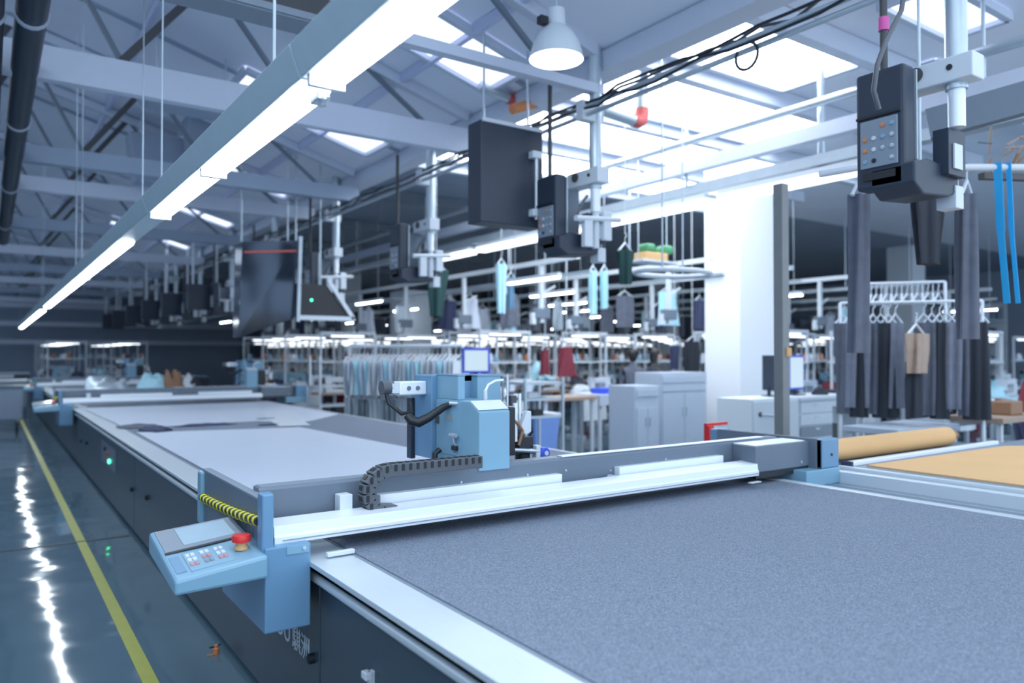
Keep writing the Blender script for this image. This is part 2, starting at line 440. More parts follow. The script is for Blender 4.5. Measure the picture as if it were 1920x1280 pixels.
# floor bits beside the table
c = AZ(405, 1225, 0.0)
t = thing('floor_socket', 'small brass floor valve with a brown tag beside the table base', 'valve', (c.x, c.y, 0))
MB().lathe([(0.018, 0), (0.018, 0.03), (0.011, 0.035), (0.011, 0.05), (0, 0.052)], (c.x, c.y, 0), 14).build('stub', 'orange', t, smooth=True)
MB().bar((c.x - .035, c.y, .04), (c.x + .03, c.y + .01, .045), .012, .006).build('lever', 'black', t)
MB().box(c.x - .05, c.x - .01, c.y - .02, c.y + .005, 0.0, .004).build('paper_tag', 'brown', t)

# ================================================================ CLOTH AND PAPER ON THE TABLE
def sheet(name, poly, z, m, label, cat, th=0.004, wave=0.0, grp=None):
    xs = [p[0] for p in poly]; ys = [p[1] for p in poly]
    o = MB().prism(poly, 'z', z, z + th).build(name, m, base=(sum(xs) / len(xs), sum(ys) / len(ys), z))
    return tag(o, label, cat, grp)
sheet('fabric_sheet', [(1.275, YA + .02), (4.275, YA + .02), (4.275, 3.9), (1.275, 3.9)], 0.8625, 'fabric', 'smooth blue-grey melange fabric spread in front of the gantry', 'fabric', 0.004)
sheet('fabric_sheet', [(1.30, 4.0), (4.06, 4.0), (4.06, 13.4), (1.30, 13.4)], 0.8625, 'fabric', 'blue-grey fabric lying behind the gantry under the white film', 'fabric', 0.004)
sheet('film_sheet', [(1.28, 3.92), (3.25, 3.92), (3.10, 5.8), (2.92, 8.45), (1.65, 8.75), (1.30, 8.9)], 0.8675, 'film', 'white film sheet covering the left half of the table behind the gantry', 'film')
sheet('film_sheet', [(1.28, 9.45), (2.75, 9.55), (3.1, 9.0), (3.4, 9.3), (4.0, 10.0), (4.05, 13.35), (1.2, 13.35)], 0.8675, 'film', 'farther white film sheet near the far end of the table', 'film')
sheet('printed_sheet', [(2.75, 8.65), (3.10, 8.6), (3.45, 10.4), (3.05, 10.5)], 0.873, 'white', 'white printed sheet with small blue marks lying on the far film', 'paper', .002)
for i, (u, v) in enumerate(((500, 784), (505, 795))):
    c = AZ(u, v, .8755); bx(c.x - .12, c.x + .10, c.y - .05, c.y + .06, .875, .876).build('printed_mark', 'navycloth', bpy.data.objects['printed_sheet'])
def crumple(c, rx, ry, h, m, label, cat='fabric scrap', name='fabric_scrap', seed=1):
    rnd = random.Random(seed); mb = MB(); n, k = 14, 5
    vs = []
    for i in range(k + 1):
        a = i / k
        for j in range(n):
            t_ = 2 * PI * j / n; rr = (1 - a * .96) ** .45 * (1 + .18 * rnd.uniform(-1, 1)); vs.append((c[0] + rx * rr * math.cos(t_), c[1] + ry * rr * math.sin(t_), c[2] + h * (math.sin(a * PI / 2)) * (.6 + .5 * rnd.random()) if i else c[2]))
    fs = [(i * n + j, i * n + (j + 1) % n, (i + 1) * n + (j + 1) % n, (i + 1) * n + j) for i in range(k) for j in range(n)]
    fs.append(tuple(range(n))[::-1]); fs.append(tuple(k * n + j for j in range(n)))
    mb.add(vs, fs)
    return tag(mb.build(name, m, base=c, smooth=True), label, cat)
c = AZ(292, 806, .872); crumple((c.x, c.y, .868), .16, .28, .05, 'navycloth', 'small dark crumpled scrap on the strip of bare fabric behind the film', seed=3)
c = AZ(262, 799, .868); crumple((c.x, c.y, .868), .22, .30, .02, 'garment', 'flat grey crumpled scrap beside the darker one near the table edge', seed=4)
c = AZ(385, 797, .868); crumple((c.x, c.y, .868), .36, .14, .022, 'navycloth', 'long narrow dark scrap between the two film sheets', seed=5)

# ================================================================ GANTRY
G = (1.0, 3.3, 0.86)
t = thing('cutting_gantry', 'grey bridge with blue end caps spanning the cutting table', 'gantry', G)
gan = t
# left end housing
eh = bx(0.915, 0.950, 3.09, 4.12, 0.83, 1.105).build('end_housing', 'grey', t, bevel=0.006)
bx(0.912, 0.952, 3.09, 4.12, 1.100, 1.112).build('top_cover', 'grey_mid', eh, bevel=.003)
MB().prism([(0.893, 3.02), (0.938, 3.02), (0.944, 3.04), (0.944, 3.088), (0.893, 3.088)], 'z', 0.885, 1.145).build('end_post', 'blue', t, bevel=0.008)
MB().prism([(0.895, 4.08), (0.945, 4.08), (0.945, 4.16), (0.895, 4.16)], 'z', 0.83, 1.10).build('end_post', 'blue_light', t, bevel=0.012)
MB().box(0.900, 1.085, 3.00, 3.66, 0.60, 0.935).build('carriage_skirt', 'blue', t, bevel=0.006)
MB().box(0.985, 1.075, 2.996, 3.0, 0.90, 0.932).build('skirt_lip', 'blue_light', t)
MB().lathe([(0.008, 0), (0.008, -.006), (0, -.007)], (1.055, 2.997, .918), 10, 'y').build('bolt', 'steel', t)
# hazard coil on the left housing
hz = None
n = 15
def coil_pt(a): return (0.900, 4.07 - a * .98, 0.972 + .055 * a - .008 * math.sin(a * PI))
hz = MB().tube([coil_pt(i / 20) for i in range(21)], .0175, 10).build('hazard_coil', 'black', t, smooth=True)
for i in range(n):
    a = (i + .45) / n; b = (i + .78) / n
    pa, pb = coil_pt(a), coil_pt(b)
    MB().tube([(pa[0], pa[1], pa[2] + .006), (pb[0], pb[1], pb[2] - .006)], 0.0190, 10).build('yellow_band', 'yellow', hz, smooth=True)
MB().bar((0.917, 3.32, .98), (0.917, 3.32, .87), .006, .004).bar((0.917, 3.27, .98), (0.917, 3.27, .86), .006, .004).bar((0.917, 3.22, .98), (0.917, 3.22, .86), .006, .004).build('sensor_wire', 'black', t)
MB().lathe([(0.012, 0), (0.012, -.012), (0, -.013)], (0.922, 3.33, .86), 10, 'x').lathe([(0.012, 0), (0.012, -.012), (0, -.013)], (0.922, 3.24, .87), 10, 'x').build('grommet', 'brownsteel', t)
# bridge beam
bm_ = MB().prism([(3.26, 0.91), (3.26, 1.12), (3.270, 1.130), (3.345, 1.130), (3.345, 0.91)], 'x', 0.95, 4.50).build('bridge_beam', 'grey', t, bevel=0.003)
bx(.96, 4.40, 3.272, 3.345, 1.1295, 1.133).build('top_strip', 'grey_mid', bm_)
bx(2.60, 4.35, 3.265, 3.315, 1.133, 1.139).build('top_rail', 'alu', bm_, bevel=.002)
for xx in (1.95, 2.36, 2.62, 2.95, 3.4):
    MB().lathe([(0.007, 0), (0.006, -.004), (0, -.005)], (xx, 3.26, 1.06 if xx != 2.95 else 1.03), 10, 'y').build('screw', 'steel', bm_)
# white profiles in front
pf = MB().prism([(3.05, 0.932), (3.05, 0.962), (3.056, 0.966), (3.06, 1.004), (3.19, 1.012), (3.19, 0.93)], 'x', 0.952, 4.02).build('front_profile', 'alu', t, bevel=0.002)
MB().box(0.985, 4.02, 3.046, 3.052, .944, .948).build('profile_groove', 'grey_mid', pf)
bx(1.49, 2.56, 3.215, 3.262, 0.985, 1.052).build('cover_strip', 'alu', t, bevel=.003)
bx(2.98, 3.88, 3.215, 3.262, 0.985, 1.052).build('cover_strip', 'alu', t, bevel=.003)
bx(1.30, 3.9, 3.19, 3.26, 0.93, 0.995).build('chain_tray', 'grey', t)
rk = MB()
for i in range(46): rk.box(1.52 + i * .022, 1.532 + i * .022, 3.196, 3.215, .990, 1.002)
rk.build('toothed_rack', 'chain', t)
bx(1.285, 1.345, 3.19, 3.255, 0.99, 1.075).build('small_bracket', 'white', t, bevel=.004)
MB().box(2.90, 2.97, 3.18, 3.24, .99, 1.005).box(2.91, 2.925, 3.17, 3.24, 1.005, 1.014).build('cable_clip', 'white', t)
MB().box(1.15, 1.27, 2.985, 3.01, .8665, .885).build('position_marker', 'white', t, bevel=.004)
MB().box(3.88, 3.98, 3.0, 3.03, .9, .906).build('small_tab', 'white', t, bevel=.002)
# right end
rb = bx(4.02, 4.60, 3.075, 3.26, 0.945, 1.112).build('motor_box', 'grey', t, bevel=0.005)
bx(4.03, 4.55, 3.085, 3.26, 1.112, 1.118).build('top_cover', 'alu', rb, bevel=.002)
MB().lathe([(0.010, 0), (0.010, -.005), (0, -.006)], (4.50, 3.075, .975), 10, 'y').build('bolt', 'steel', rb)
bx(4.03, 4.60, 3.08, 3.345, .905, .945).build('motor_base', 'black', t)
MB().box(4.60, 4.66, 2.99, 3.86, 0.93, 1.125).build('end_housing', 'brownsteel', t, bevel=.005)
MB().box(4.585, 4.60, 3.02, 3.86, 0.93, 1.130).build('inner_plate', 'grey', t, bevel=.002)
MB().box(4.60, 4.80, 2.985, 3.045, 0.93, 1.128).build('end_post', 'blue', t, bevel=0.01)
MB().box(4.585, 4.74, 3.86, 3.93, 0.93, 1.128).build('end_post', 'blue', t, bevel=0.01)
MB().box(4.42, 4.80, 2.98, 3.5, 0.822, 0.93).build('carriage_skirt', 'blue_light', t, bevel=0.006)
MB().lathe([(0.010, 0), (0.010, -.005), (0, -.006)], (4.71, 2.985, 1.02), 10, 'y').build('bolt', 'black', t)

# cable chain (top run, bend, lower run)
path = []
zt, zb, xb = 1.172, 0.985, 1.505
for i in range(14): path.append((1.995 - i * .0375, zt))
R_ = (zt - zb) / 2
for i in range(1, 8): 
    a = PI / 2 + i * PI / 8; path.append((xb + R_ * 1.15 * math.cos(a), (zt + zb) / 2 + R_ * math.sin(a)))
path.append((1.53, zb))
ch = thing('cable_chain', 'black drag chain looping along the gantry up to the blue cutting head', 'cable chain', (1.7, 3.15, 1.0))
for i in range(len(path) - 1):
    (xa, za), (xc, zc) = path[i], path[i + 1]
    d = Vector((xc - xa, 0, zc - za)).normalized()
    lk = MB().bar((xa, 3.165, za), (xc + d.x * .004, 3.165, zc + d.z * .004), 0.075, 0.058, up=(0, 1, 0) if False else (-d.z, 0, d.x)).build('link', 'chain', ch, bevel=.004)
    mx = ((xa + xc) / 2, (za + zc) / 2)
    nn = Vector((-d.z, 0, d.x))
    c0 = Vector((mx[0], 3.165, mx[1]))
    MB().bar(c0 + Vector((0, -.0385, 0)) - nn * .012, c0 + Vector((0, -.0400, 0)) - nn * .012, .014, .03).build('opening', 'black', lk)
    MB().bar(c0 - nn * .0300 if i < 14 else c0 - nn * .030, (c0 - nn * .0300) - nn * .002, .03, .02).build('crossbar_gap', 'black', lk)

# ================================================================ CUTTING HEAD
h = thing('cutter_carriage', 'light blue cutting head with two cover boxes riding on the gantry', 'cutting head', (2.15, 3.6, 1.14))
fb = MB().prism([(3.25, 1.105), (3.25, 1.405), (3.345, 1.455), (3.70, 1.455), (3.70, 1.105)], 'x', 2.05, 2.24).build('front_cover', 'blue_light', h, bevel=0.005)
MB().hexa([(2.052, 3.262, 1.4135), (2.238, 3.262, 1.4135), (2.238, 3.340, 1.455), (2.052, 3.340, 1.455), (2.052, 3.258, 1.4165), (2.238, 3.258, 1.4165), (2.238, 3.338, 1.459), (2.052, 3.338, 1.459)]).build('sloped_top', 'white', fb)
bx(2.046, 2.051, 3.43, 3.69, 1.16, 1.44).build('side_panel', 'blue_light', fb, bevel=.002)
bx(2.02, 2.30, 3.70, 3.90, 1.12, 1.585).build('rear_column', 'blue', h, bevel=.006)
bx(2.0, 2.03, 3.905, 3.96, 1.10, 1.45).build('back_plate', 'navy', h, bevel=.004)
ub = bx(2.055, 2.10, 3.47, 3.70, 1.455, 1.585).build('upper_cover', 'blue_light', h, bevel=.005)
MB().box(2.053, 2.102, 3.468, 3.70, 1.582, 1.590).build('lid', 'blue', ub, bevel=.002)
ub = bx(2.285, 2.445, 3.64, 3.80, 1.405, 1.578).build('upper_cover', 'blue_light', h, bevel=.005)
MB().box(2.281, 2.449, 3.636, 3.80, 1.572, 1.584).build('lid', 'blue', ub, bevel=.002)
bx(2.10, 2.285, 3.72, 3.76, 1.42, 1.545).build('gap_back', 'navy', h)
bx(2.10, 2.285, 3.70, 3.78, 1.545, 1.586).build('cross_rail', 'blue', h, bevel=.003)
MB().box(2.24, 2.45, 3.50, 3.86, 1.13, 1.40).build('mechanism_body', 'black', h, bevel=.004)
MB().tube([(2.215, 3.45, 1.45), (2.215, 3.45, 1.50), (2.235, 3.45, 1.535), (2.28, 3.45, 1.555), (2.33, 3.45, 1.558)], 0.007, 10).build('bent_pipe', 'alu', h, smooth=True)
MB().tube([(2.215, 3.45, 1.45), (2.215, 3.45, 1.505)], 0.012, 12).build('pipe_sleeve', 'white', h, smooth=True)
MB().tube([(2.45, 3.58, 1.585), (2.45, 3.58, 1.40)], 0.006, 8).build('rod', 'white', h)
# air motor on the left and its hoses
mo = MB().box(1.855, 2.02, 3.755, 3.835, 1.475, 1.550).build('motor', 'alu', h, bevel=.006)
MB().lathe([(.013, 0), (.013, -.003), (0, -.003)], (1.91, 3.755, 1.512), 12, 'y').lathe([(.013, 0), (.013, -.003), (0, -.003)], (1.965, 3.755, 1.512), 12, 'y').build('bore', 'grey', mo)
MB().box(1.815, 1.855, 3.765, 3.825, 1.487, 1.540).build('motor_cap', 'white', mo, smooth=True)
MB().tube([(1.835, 3.80, 1.515), (1.765, 3.80, 1.515)], [.034, .040], 12).build('coupling', 'chain', mo, smooth=True)
MB().tube([(1.79, 3.80, 1.50), (1.80, 3.78, 1.43), (1.86, 3.74, 1.375), (1.90, 3.70, 1.385), (1.90, 3.72, 1.44)], 0.012, 10).build('thin_hose', 'black', h, smooth=True)
MB().tube([(1.855, 3.66, 1.37), (1.865, 3.64, 1.345), (1.90, 3.62, 1.335), (1.95, 3.60, 1.36), (2.02, 3.56, 1.415), (2.05, 3.52, 1.435)], [.024, .028, .028, .024, .020, .013], 14).build('thick_hose', 'black', h, smooth=True)
MB().tube([(2.02, 3.50, 1.440), (2.07, 3.46, 1.437)], .012, 10).build('hose_fitting', 'steel', h, smooth=True)
# lever and marks on the cover
MB().tube([(2.046, 3.47, 1.21), (2.030, 3.47, 1.235), (2.026, 3.47, 1.265)], .007, 8).tube([(2.026, 3.50, 1.272), (2.026, 3.44, 1.272)], .012, 10).build('lever', 'steel', h, smooth=True)
MB().box(2.03, 2.046, 3.45, 3.50, 1.19, 1.215).build('lever_foot', 'black', h, bevel=.003)
MB().box(2.038, 2.047, 3.655, 3.685, 1.32, 1.36).build('catch', 'brownsteel', h, bevel=.003)
MB().box(2.044, 2.0465, 3.50, 3.58, 1.345, 1.375).build('worn_emblem', 'steel', h)
MB().tube([(2.00, 3.62, 1.10), (2.00, 3.62, 1.16), (2.03, 3.62, 1.18)], .016, 10).build('foot_fitting', 'black', h, smooth=True)
# knife mechanism on the right
kx = MB().box(2.46, 2.50, 3.64, 3.70, 1.13, 1.42).build('knife_guide', 'white', h, bevel=.004)
MB().tube([(2.49, 3.56, 1.20), (2.49, 3.56, 1.42)], .014, 12).tube([(2.55, 3.60, 1.25), (2.55, 3.60, 1.47)], .010, 10).build('slide_rod', 'alu', h, smooth=True)
MB().prism([(2.52, 1.27), (2.57, 1.37), (2.60, 1.37), (2.60, 1.25), (2.56, 1.23)], 'y', 3.55, 3.59).build('swing_arm', 'white', h, bevel=.006)
MB().box(2.52, 2.62, 3.56, 3.66, 1.12, 1.22).lathe([(.045, 0), (.045, .05), (0, .05)], (2.57, 3.60, 1.07), 14).build('pressure_foot', 'black', h, bevel=.004)
MB().box(2.48, 2.60, 3.62, 3.70, 1.21, 1.30).box(2.49, 2.53, 3.6, 3.66, 1.40, 1.46).build('clamp_block', 'brownsteel', h, bevel=.004)
MB().tube([(2.60, 3.62, 1.18), (2.64, 3.60, 1.24), (2.63, 3.60, 1.32)], .008, 8).build('small_cable', 'black', h, smooth=True)
MB().tube([(2.47, 3.56, 1.33), (2.50, 3.54, 1.30), (2.53, 3.54, 1.26), (2.50, 3.54, 1.18)], .009, 8).build('copper_pipe', 'brown', h, smooth=True)
wh = MB().lathe([(0, 0), (.034, 0), (.034, -.03), (.030, -.034), (0, -.034)], (2.685, 3.56, 1.12), 20, 'y').build('marker_wheel', 'bluebright', h, smooth=True)
MB().lathe([(0, -.035), (.015, -.035), (.013, -.039), (0, -.040)], (2.69, 3.56, 1.12), 14, 'y').build('hub', 'white', wh, smooth=True)
MB().box(2.62, 2.65, 3.53, 3.57, 1.075, 1.17).build('wheel_bracket', 'white', h, bevel=.002)
MB().tube([(2.46, 3.54, 1.155), (2.64, 3.54, 1.135)], .012, 8).build('cross_rod', 'steel', h)

# ================================================================ CONTROL CONSOLE
c = thing('control_console', 'light blue operator console with keypad, screen and red emergency button', 'control panel', (0.74, 3.2, 0.85))
Lx, Rx, N_, Fy = 0.565, 0.905, 2.975, 3.52
zLN, zRN, zLF, zRF = 0.872, 0.915, 0.945, 0.975
MB().hexa([(Lx, N_, .815), (Rx, N_, .825), (Rx, Fy, .86), (Lx, Fy, .855), (Lx, N_, zLN), (Rx, N_, zRN), (Rx, Fy, zRF), (Lx, Fy, zLF)]).build('body', 'blue_light', c, bevel=0.012)
def top(a, b, lift=0.0):
    za = zLN + (zRN - zLN) * a; zb_ = zLF + (zRF - zLF) * a
    return (Lx + (Rx - Lx) * a, N_ + (Fy - N_) * b, za + (zb_ - za) * b + lift)
def patch(name, a0, a1, b0, b1, m, parent, l0=0.0, l1=0.003, bevel=0):
    vs = [top(a0, b0, l0), top(a1, b0, l0), top(a1, b1, l0), top(a0, b1, l0), top(a0, b0, l1), top(a1, b0, l1), top(a1, b1, l1), top(a0, b1, l1)]
    return MB().hexa(vs).build(name, m, parent, bevel=bevel)
patch('divider', 0.04, 0.98, 0.465, 0.495, 'black', c, 0, .004)
sc = patch('screen_bezel', 0.05, 0.97, 0.50, 0.96, 'grey_mid', c, 0, .004)
patch('screen', 0.27, 0.86, 0.56, 0.92, 'lcd', sc, .004, .006)
kp = patch('keypad', 0.20, 0.68, 0.08, 0.42, 'grey_mid', c, 0, .002)
kp.data.materials[0] = M['blue_light']
for r in range(3):
    for q in range(3):
        for s_ in range(2):
            a = .22 + r * .155 + s_ * .055; b = .33 - q * .085
            mm = 'white' if q == 0 or (q == 1 and r != 1) else ('key_red' if (r + q) % 2 == 0 else 'grey_mid')
            patch('key', a, a + .04, b, b + .05, mm, kp, .002, .006)
patch('brand_plate', .05, .16, .1, .4, 'blue', c, 0, .002)
e = top(.80, .24)
eb = MB().lathe([(0.026, 0), (0.026, .014), (0.022, .016), (0.022, .03)], e, 22).build('button_collar', 'tan', c, smooth=True)
MB().lathe([(0.022, .028), (0.036, .032), (0.038, .048), (0.034, .058), (0.0, .062)], e, 24).build('emergency_button', 'red', eb, smooth=True)
MB().box(.60, .90, 3.10, 3.42, .80, .83).build('mounting_plate', 'blue', c)

# ================================================================ BROWN PAPER TABLE ON THE RIGHT
t = thing('spreading_table', 'second table with metal edge beside the cutting table carrying brown paper', 'table', (6, 2, 0))
bx(4.90, 8.6, -0.8, 3.06, 0.86, 0.912).build('tabletop', 'grey_mid', t, bevel=.004)
bx(4.895, 4.935, -0.8, 3.06, 0.88, 0.922).build('edge_rail', 'alu_y', t, bevel=.004)
bx(4.95, 8.5, -0.7, 3.0, 0.45, 0.86).build('body', 'grey', t)
for x in (5.0, 8.4):
    for y in (-.6, 2.9): bx(x, x + .08, y, y + .08, 0, .45).build('leg', 'grey', t)
t2 = bx(4.96, 7.25, 3.00, 3.055, 0.912, 0.945).build('hold_down_bar', 'alu', base=(6, 3.03, .912), bevel=.006)
tag(t2, 'long pale metal bar lying between the brown roll and brown sheet', 'bar')
bx(4.945, 4.975, 2.985, 3.065, .912, .95).build('end_clip', 'navycloth', t2, bevel=.004)
sheet('brown_paper_sheet', [(5.02, -0.7), (7.9, -0.7), (7.9, 2.4), (7.1, 2.90), (5.08, 2.95)], 0.9125, 'tan', 'flat brown paper sheet spread over the second table', 'paper', .01)
t = thing('brown_paper_roll', 'thick roll of brown kraft paper at the end of the second table', 'paper roll', (6, 3.2, 1.0))
MB().tube([(4.98, 3.20, .995), (5.2, 3.20, 1.0), (6.7, 3.20, 1.0), (6.75, 3.20, 1.0)], [.068, .08, .08, .077], 28).build('paper', 'tan', t, smooth=True)
MB().tube([(6.75, 3.20, 1.0), (6.9, 3.20, 1.0)], .03, 16).build('core', 'brown', t, smooth=True)
bx(4.96, 7.1, 3.06, 3.36, .84, .917).build('roll_tray', 'grey', t)
for xx in (5.2, 6.9):
    bx(xx, xx + .06, 3.1, 3.34, 0, .84).build('tray_leg', 'grey', t)

# ================================================================ FARTHER GANTRIES ON THE SAME TABLE
for dy, dx, words in ((10.55, 1.75, 'second'), (18.3, 0.9, 'third')):
    for src, lab in ((gan, '%s grey gantry far down the table with a bright white front bar' % words),
                     (h, '%s blue cutting head, on the %s gantry far down the table' % (words, words)),
                     (c, '%s blue operator console, hanging off the %s gantry over the aisle' % (words, words))):
        q = copy_tree(src); q.location = Vector(src.location) + Vector((dx if src is h else 0, dy, 0))
        q['label'] = lab
sheet('far_fabric_sheet', [(1.30, 14.6), (4.05, 14.6), (4.05, 20.8), (1.30, 20.8)], 0.8635, 'film', 'white cloth on the far stretch of table behind the second gantry', 'fabric', .02)
sheet('far_fabric_sheet', [(1.30, 22.6), (4.05, 22.6), (4.05, 29.5), (1.30, 29.5)], 0.8635, 'film', 'white cloth on the farthest stretch of table behind the third gantry', 'fabric', .02)
for i, (u, v, rx, ry, hh, m, lab, nm, cat) in enumerate((
        (325, 705, .26, .3, .50, 'brown', 'orange-brown bundle standing behind the second gantry', 'cloth_bundle', 'bundle'),
        (372, 712, .38, .3, .34, 'black', 'black bag beside the orange-brown bundle behind the second gantry', 'cloth_bag', 'bag'),
        (400, 718, .50, .3, .20, 'black', 'low black heap right of the black bag behind the second gantry', 'cloth_heap', 'cloth'),
        (352, 706, .22, .22, .42, 'white', 'white sack between the orange-brown bundle and the black bag', 'cloth_sack', 'sack'),
        (285, 706, .30, .3, .45, 'pale_cyan', 'pale blue bundle left of the orange-brown one', 'cloth_bundle', 'bundle'),
        (200, 700, .50, .3, .42, 'steel', 'grey heap farther left behind the second gantry', 'cloth_heap', 'cloth'))):
    p = AY(u, v, 16.2)
    crumple((p.x, 16.2, .884), rx, ry, hh, m, lab, cat, nm, seed=i + 11)

# ================================================================ CONTROL STATION ROW HANGING OVER THE RIGHT EDGE
sx, sy = 4.80, 2.20
def station(kind, label):
    t = thing('control_station', label, 'control station', (sx, sy, 2.68), 'control stations hanging in a row over the table edge')
    MB().tube([(sx, sy, 4.72), (sx, sy, 3.30)], .062, 18).build('post', 'steel', t, smooth=True)
    MB().tube([(sx, sy, 3.36), (sx, sy, 3.07)], .048, 18).build('post_foot', 'alu', t, smooth=True)
    ar = bx(sx - .085, sx + .065, sy - .13, sy + .33, 3.335, 3.485).build('clamp_arm', 'white', t, bevel=.008)
    MB().lathe([(.045, 0), (.045, -.012), (.030, -.014), (.0, -.013)], (sx - .085, sy + .20, 3.43), 18, 'x').build('pipe_end', 'brownsteel', ar, smooth=True)
    MB().lathe([(.018, 0), (.018, -.006), (0, -.006)], (sx - .085, sy, 3.42), 12, 'x').build('bolt', 'black', ar)
    bd = bx(4.40, 4.53, 2.31, 2.61, 2.70, 3.42).build('control_box', 'navy', t, bevel=.02)
    fc = bx(4.388, 4.402, 2.345, 2.575, 2.83, 3.12).build('button_field', 'grey_mid', bd, bevel=.004)
    r = random.Random(3)
    for i in range(4):
        for j in range(4):
            if r.random() < .75:
                MB().lathe([(.014, 0), (.013, -.008), (0, -.009)], (4.388, 2.375 + i * .056, 2.87 + j * .068), 10, 'x').build('button', r.choice(['blue_light', 'white', 'blue', 'black', 'steel', 'blue_light', 'orange']), fc, smooth=True)
    bx(4.386, 4.402, 2.33, 2.60, 3.135, 3.15).build('groove', 'black', bd)
    bx(4.388, 4.402, 2.36, 2.56, 2.755, 2.80).build('lower_slot', 'black', bd)
    MB().prism([(4.40, 2.70), (4.40, 2.82), (4.56, 2.86), (4.98, 2.83), (4.98, 2.72), (4.80, 2.66), (4.5, 2.64)], 'y', 2.25, 2.52).build('tray', 'navy', t, bevel=.012)
    bx(4.53, 4.78, 2.42, 2.46, 2.85, 3.32).build('back_plate', 'grey', t, bevel=.004)
    bx(4.528, 4.54, 2.30, 2.42, 2.86, 3.40).build('edge_frame', 'steel', t, bevel=.002)
    bx(4.76, 4.86, 2.195, 2.205, 2.82, 2.97).build('label_plate', 'white', t)
    MB().box(4.87, 4.97, 2.24, 2.36, 2.60, 2.74).tube([(4.92, 2.26, 2.9), (4.92, 2.26, 2.7)], .012, 8).build('lower_clamp', 'white', t, bevel=.006)
    bx(4.71, 4.92, 2.206, 2.30, 2.78, 3.06).build('post_holder', 'navy', t, bevel=.004)
    MB().tube([(4.44, 2.45, 4.35), (4.44, 2.45, 3.40)], .022, 10).build('conduit', 'brownsteel', t, smooth=True)
    if kind == 0:
        MB().tube([tuple(AY(u, v, 2.28)) for u, v in ((1700, -40), (1690, 20), (1662, 75), (1645, 120), (1638, 170), (1648, 205))], .014, 10).build('cable', 'chain', t, smooth=True)
        MB().tube([(4.44, 2.45, 3.66), (4.44, 2.45, 3.74)], .030, 12).build('magenta_tape', 'pinkred', t, smooth=True)
    else:
        MB().box(4.62, 4.72, 2.14, 2.2, 2.72, 2.98).build('side_bracket', 'white', t, bevel=.006)
        MB().box(4.86, 4.96, 2.14, 2.2, 2.80, 3.08).build('side_bracket', 'white', t, bevel=.006)
        MB().tube([(4.52, 2.16, 2.98), (5.08, 2.16, 3.02)], .028, 12).build('cross_pipe', 'white', t, smooth=True)
        MB().tube([(4.60, 2.24, 3.02), (4.66, 2.22, 3.16), (4.70, 2.2, 3.22)], .014, 8).build('cable', 'chain', t, smooth=True)
        MB().tube([(sx, sy, 3.10), (sx, sy, 2.72)], .038, 14).build('lower_post', 'white', t, smooth=True)
    return t
station(0, 'nearest control station with coloured buttons, white clamp arm and magenta tape')
st1 = station(1, 'control station with white side brackets next to the big black panel')
st1.location.y += 3.31
names_ = ['above the cutting head, third of the row', 'fourth of the row, over the glossy dark cover', 'fifth of the row', 'sixth of the row', 'seventh of the row', 'eighth of the row', 'ninth and farthest of the row']
for i, nm in enumerate(names_):
    copy_tree(st1, loc=Vector((sx, sy + 3.31 * (i + 2), 2.68)))['label'] = 'dark hanging control station ' + nm
# overhead pipe rail with cables
t = thing('overhead_rail', 'twin pipe conveyor rail with black cables above the station row', 'rail', (4.8, 2, 4.05))
MB().tube([(4.66, 1.0, 4.06), (4.66, 34, 4.06)], .022, 10).build('pipe', 'steel', t, smooth=True)
MB().tube([(4.66, 1.0, 3.98), (4.66, 34, 3.98)], .022, 10).build('pipe', 'steel', t, smooth=True)
for i in range(10):
    y = sy + 3.31 * i
    MB().box(4.60, 4.87, y - .05, y + .05, 3.93, 4.12).build('clamp', 'white', t, bevel=.006)
def wig(y0, y1, x, z, r, seed, amp=.03):
    rr = random.Random(seed); n = int((y1 - y0) * 4)
    return [(x + amp * rr.uniform(-1, 1), y0 + (y1 - y0) * i / n, z + amp * rr.uniform(-1, 1)) for i in range(n + 1)]
for i, (xx, zz) in enumerate(((4.63, 4.10), (4.68, 4.115), (4.60, 4.02))):
    MB().tube(wig(1.0, 24, xx, zz, .012, i), .012, 6).build('cable', 'black' if i != 1 else 'chain', t, smooth=True)
p0 = AX(1400, 95, 4.64)
MB().tube([(4.64, p0.y + .10 * math.cos(a), 3.93 + .10 * math.sin(a)) for a in [PI * .5 + i * 2 * PI / 14 * .85 for i in range(15)]], .011, 8).build('cable_loop', 'black', t, smooth=True)
# long pale beam and second rail farther right
def ybeam(name, x, z0, z1, wx, y0, y1, m, label, cat='beam'):
    return tag(bx(x - wx / 2, x + wx / 2, y0, y1, z0, z1).build(name, m, base=(x, y0, z0)), label, cat)
tag(MB().tube([(7.5, 2.0, 4.48), (7.5, 30, 4.48)], .05, 12).build('grey_pipe', 'steel', base=(7.5, 2, 4.48), smooth=True), 'long grey pipe running level behind the nearest control station', 'pipe')
ybeam('cable_channel', 7.5, 4.06, 4.22, .14, 2.0, 30, 'lav_white', 'pale box channel running just under the grey pipe', 'channel')
ybeam('cable_channel', 7.62, 3.80, 3.92, .16, 2.0, 30, 'steel', 'lower grey channel with the lit tubes hung under it', 'channel')
for i, (a, b) in enumerate(((4.2, 6.3), (6.5, 8.9), (9.2, 12), (12.3, 15.2))):
    t = tag(MB().prism([(7.50, 3.70), (7.54, 3.62), (7.70, 3.62), (7.74, 3.70)], 'y', a, b).build('tube_light', 'tube_far', base=(7.6, a, 3.6)), '%s lit tube under the lower grey channel, counting away' % ords[i], 'ceiling light')
    bx(7.50, 7.74, a, b, 3.70, 3.76).build('housing', 'white', t)
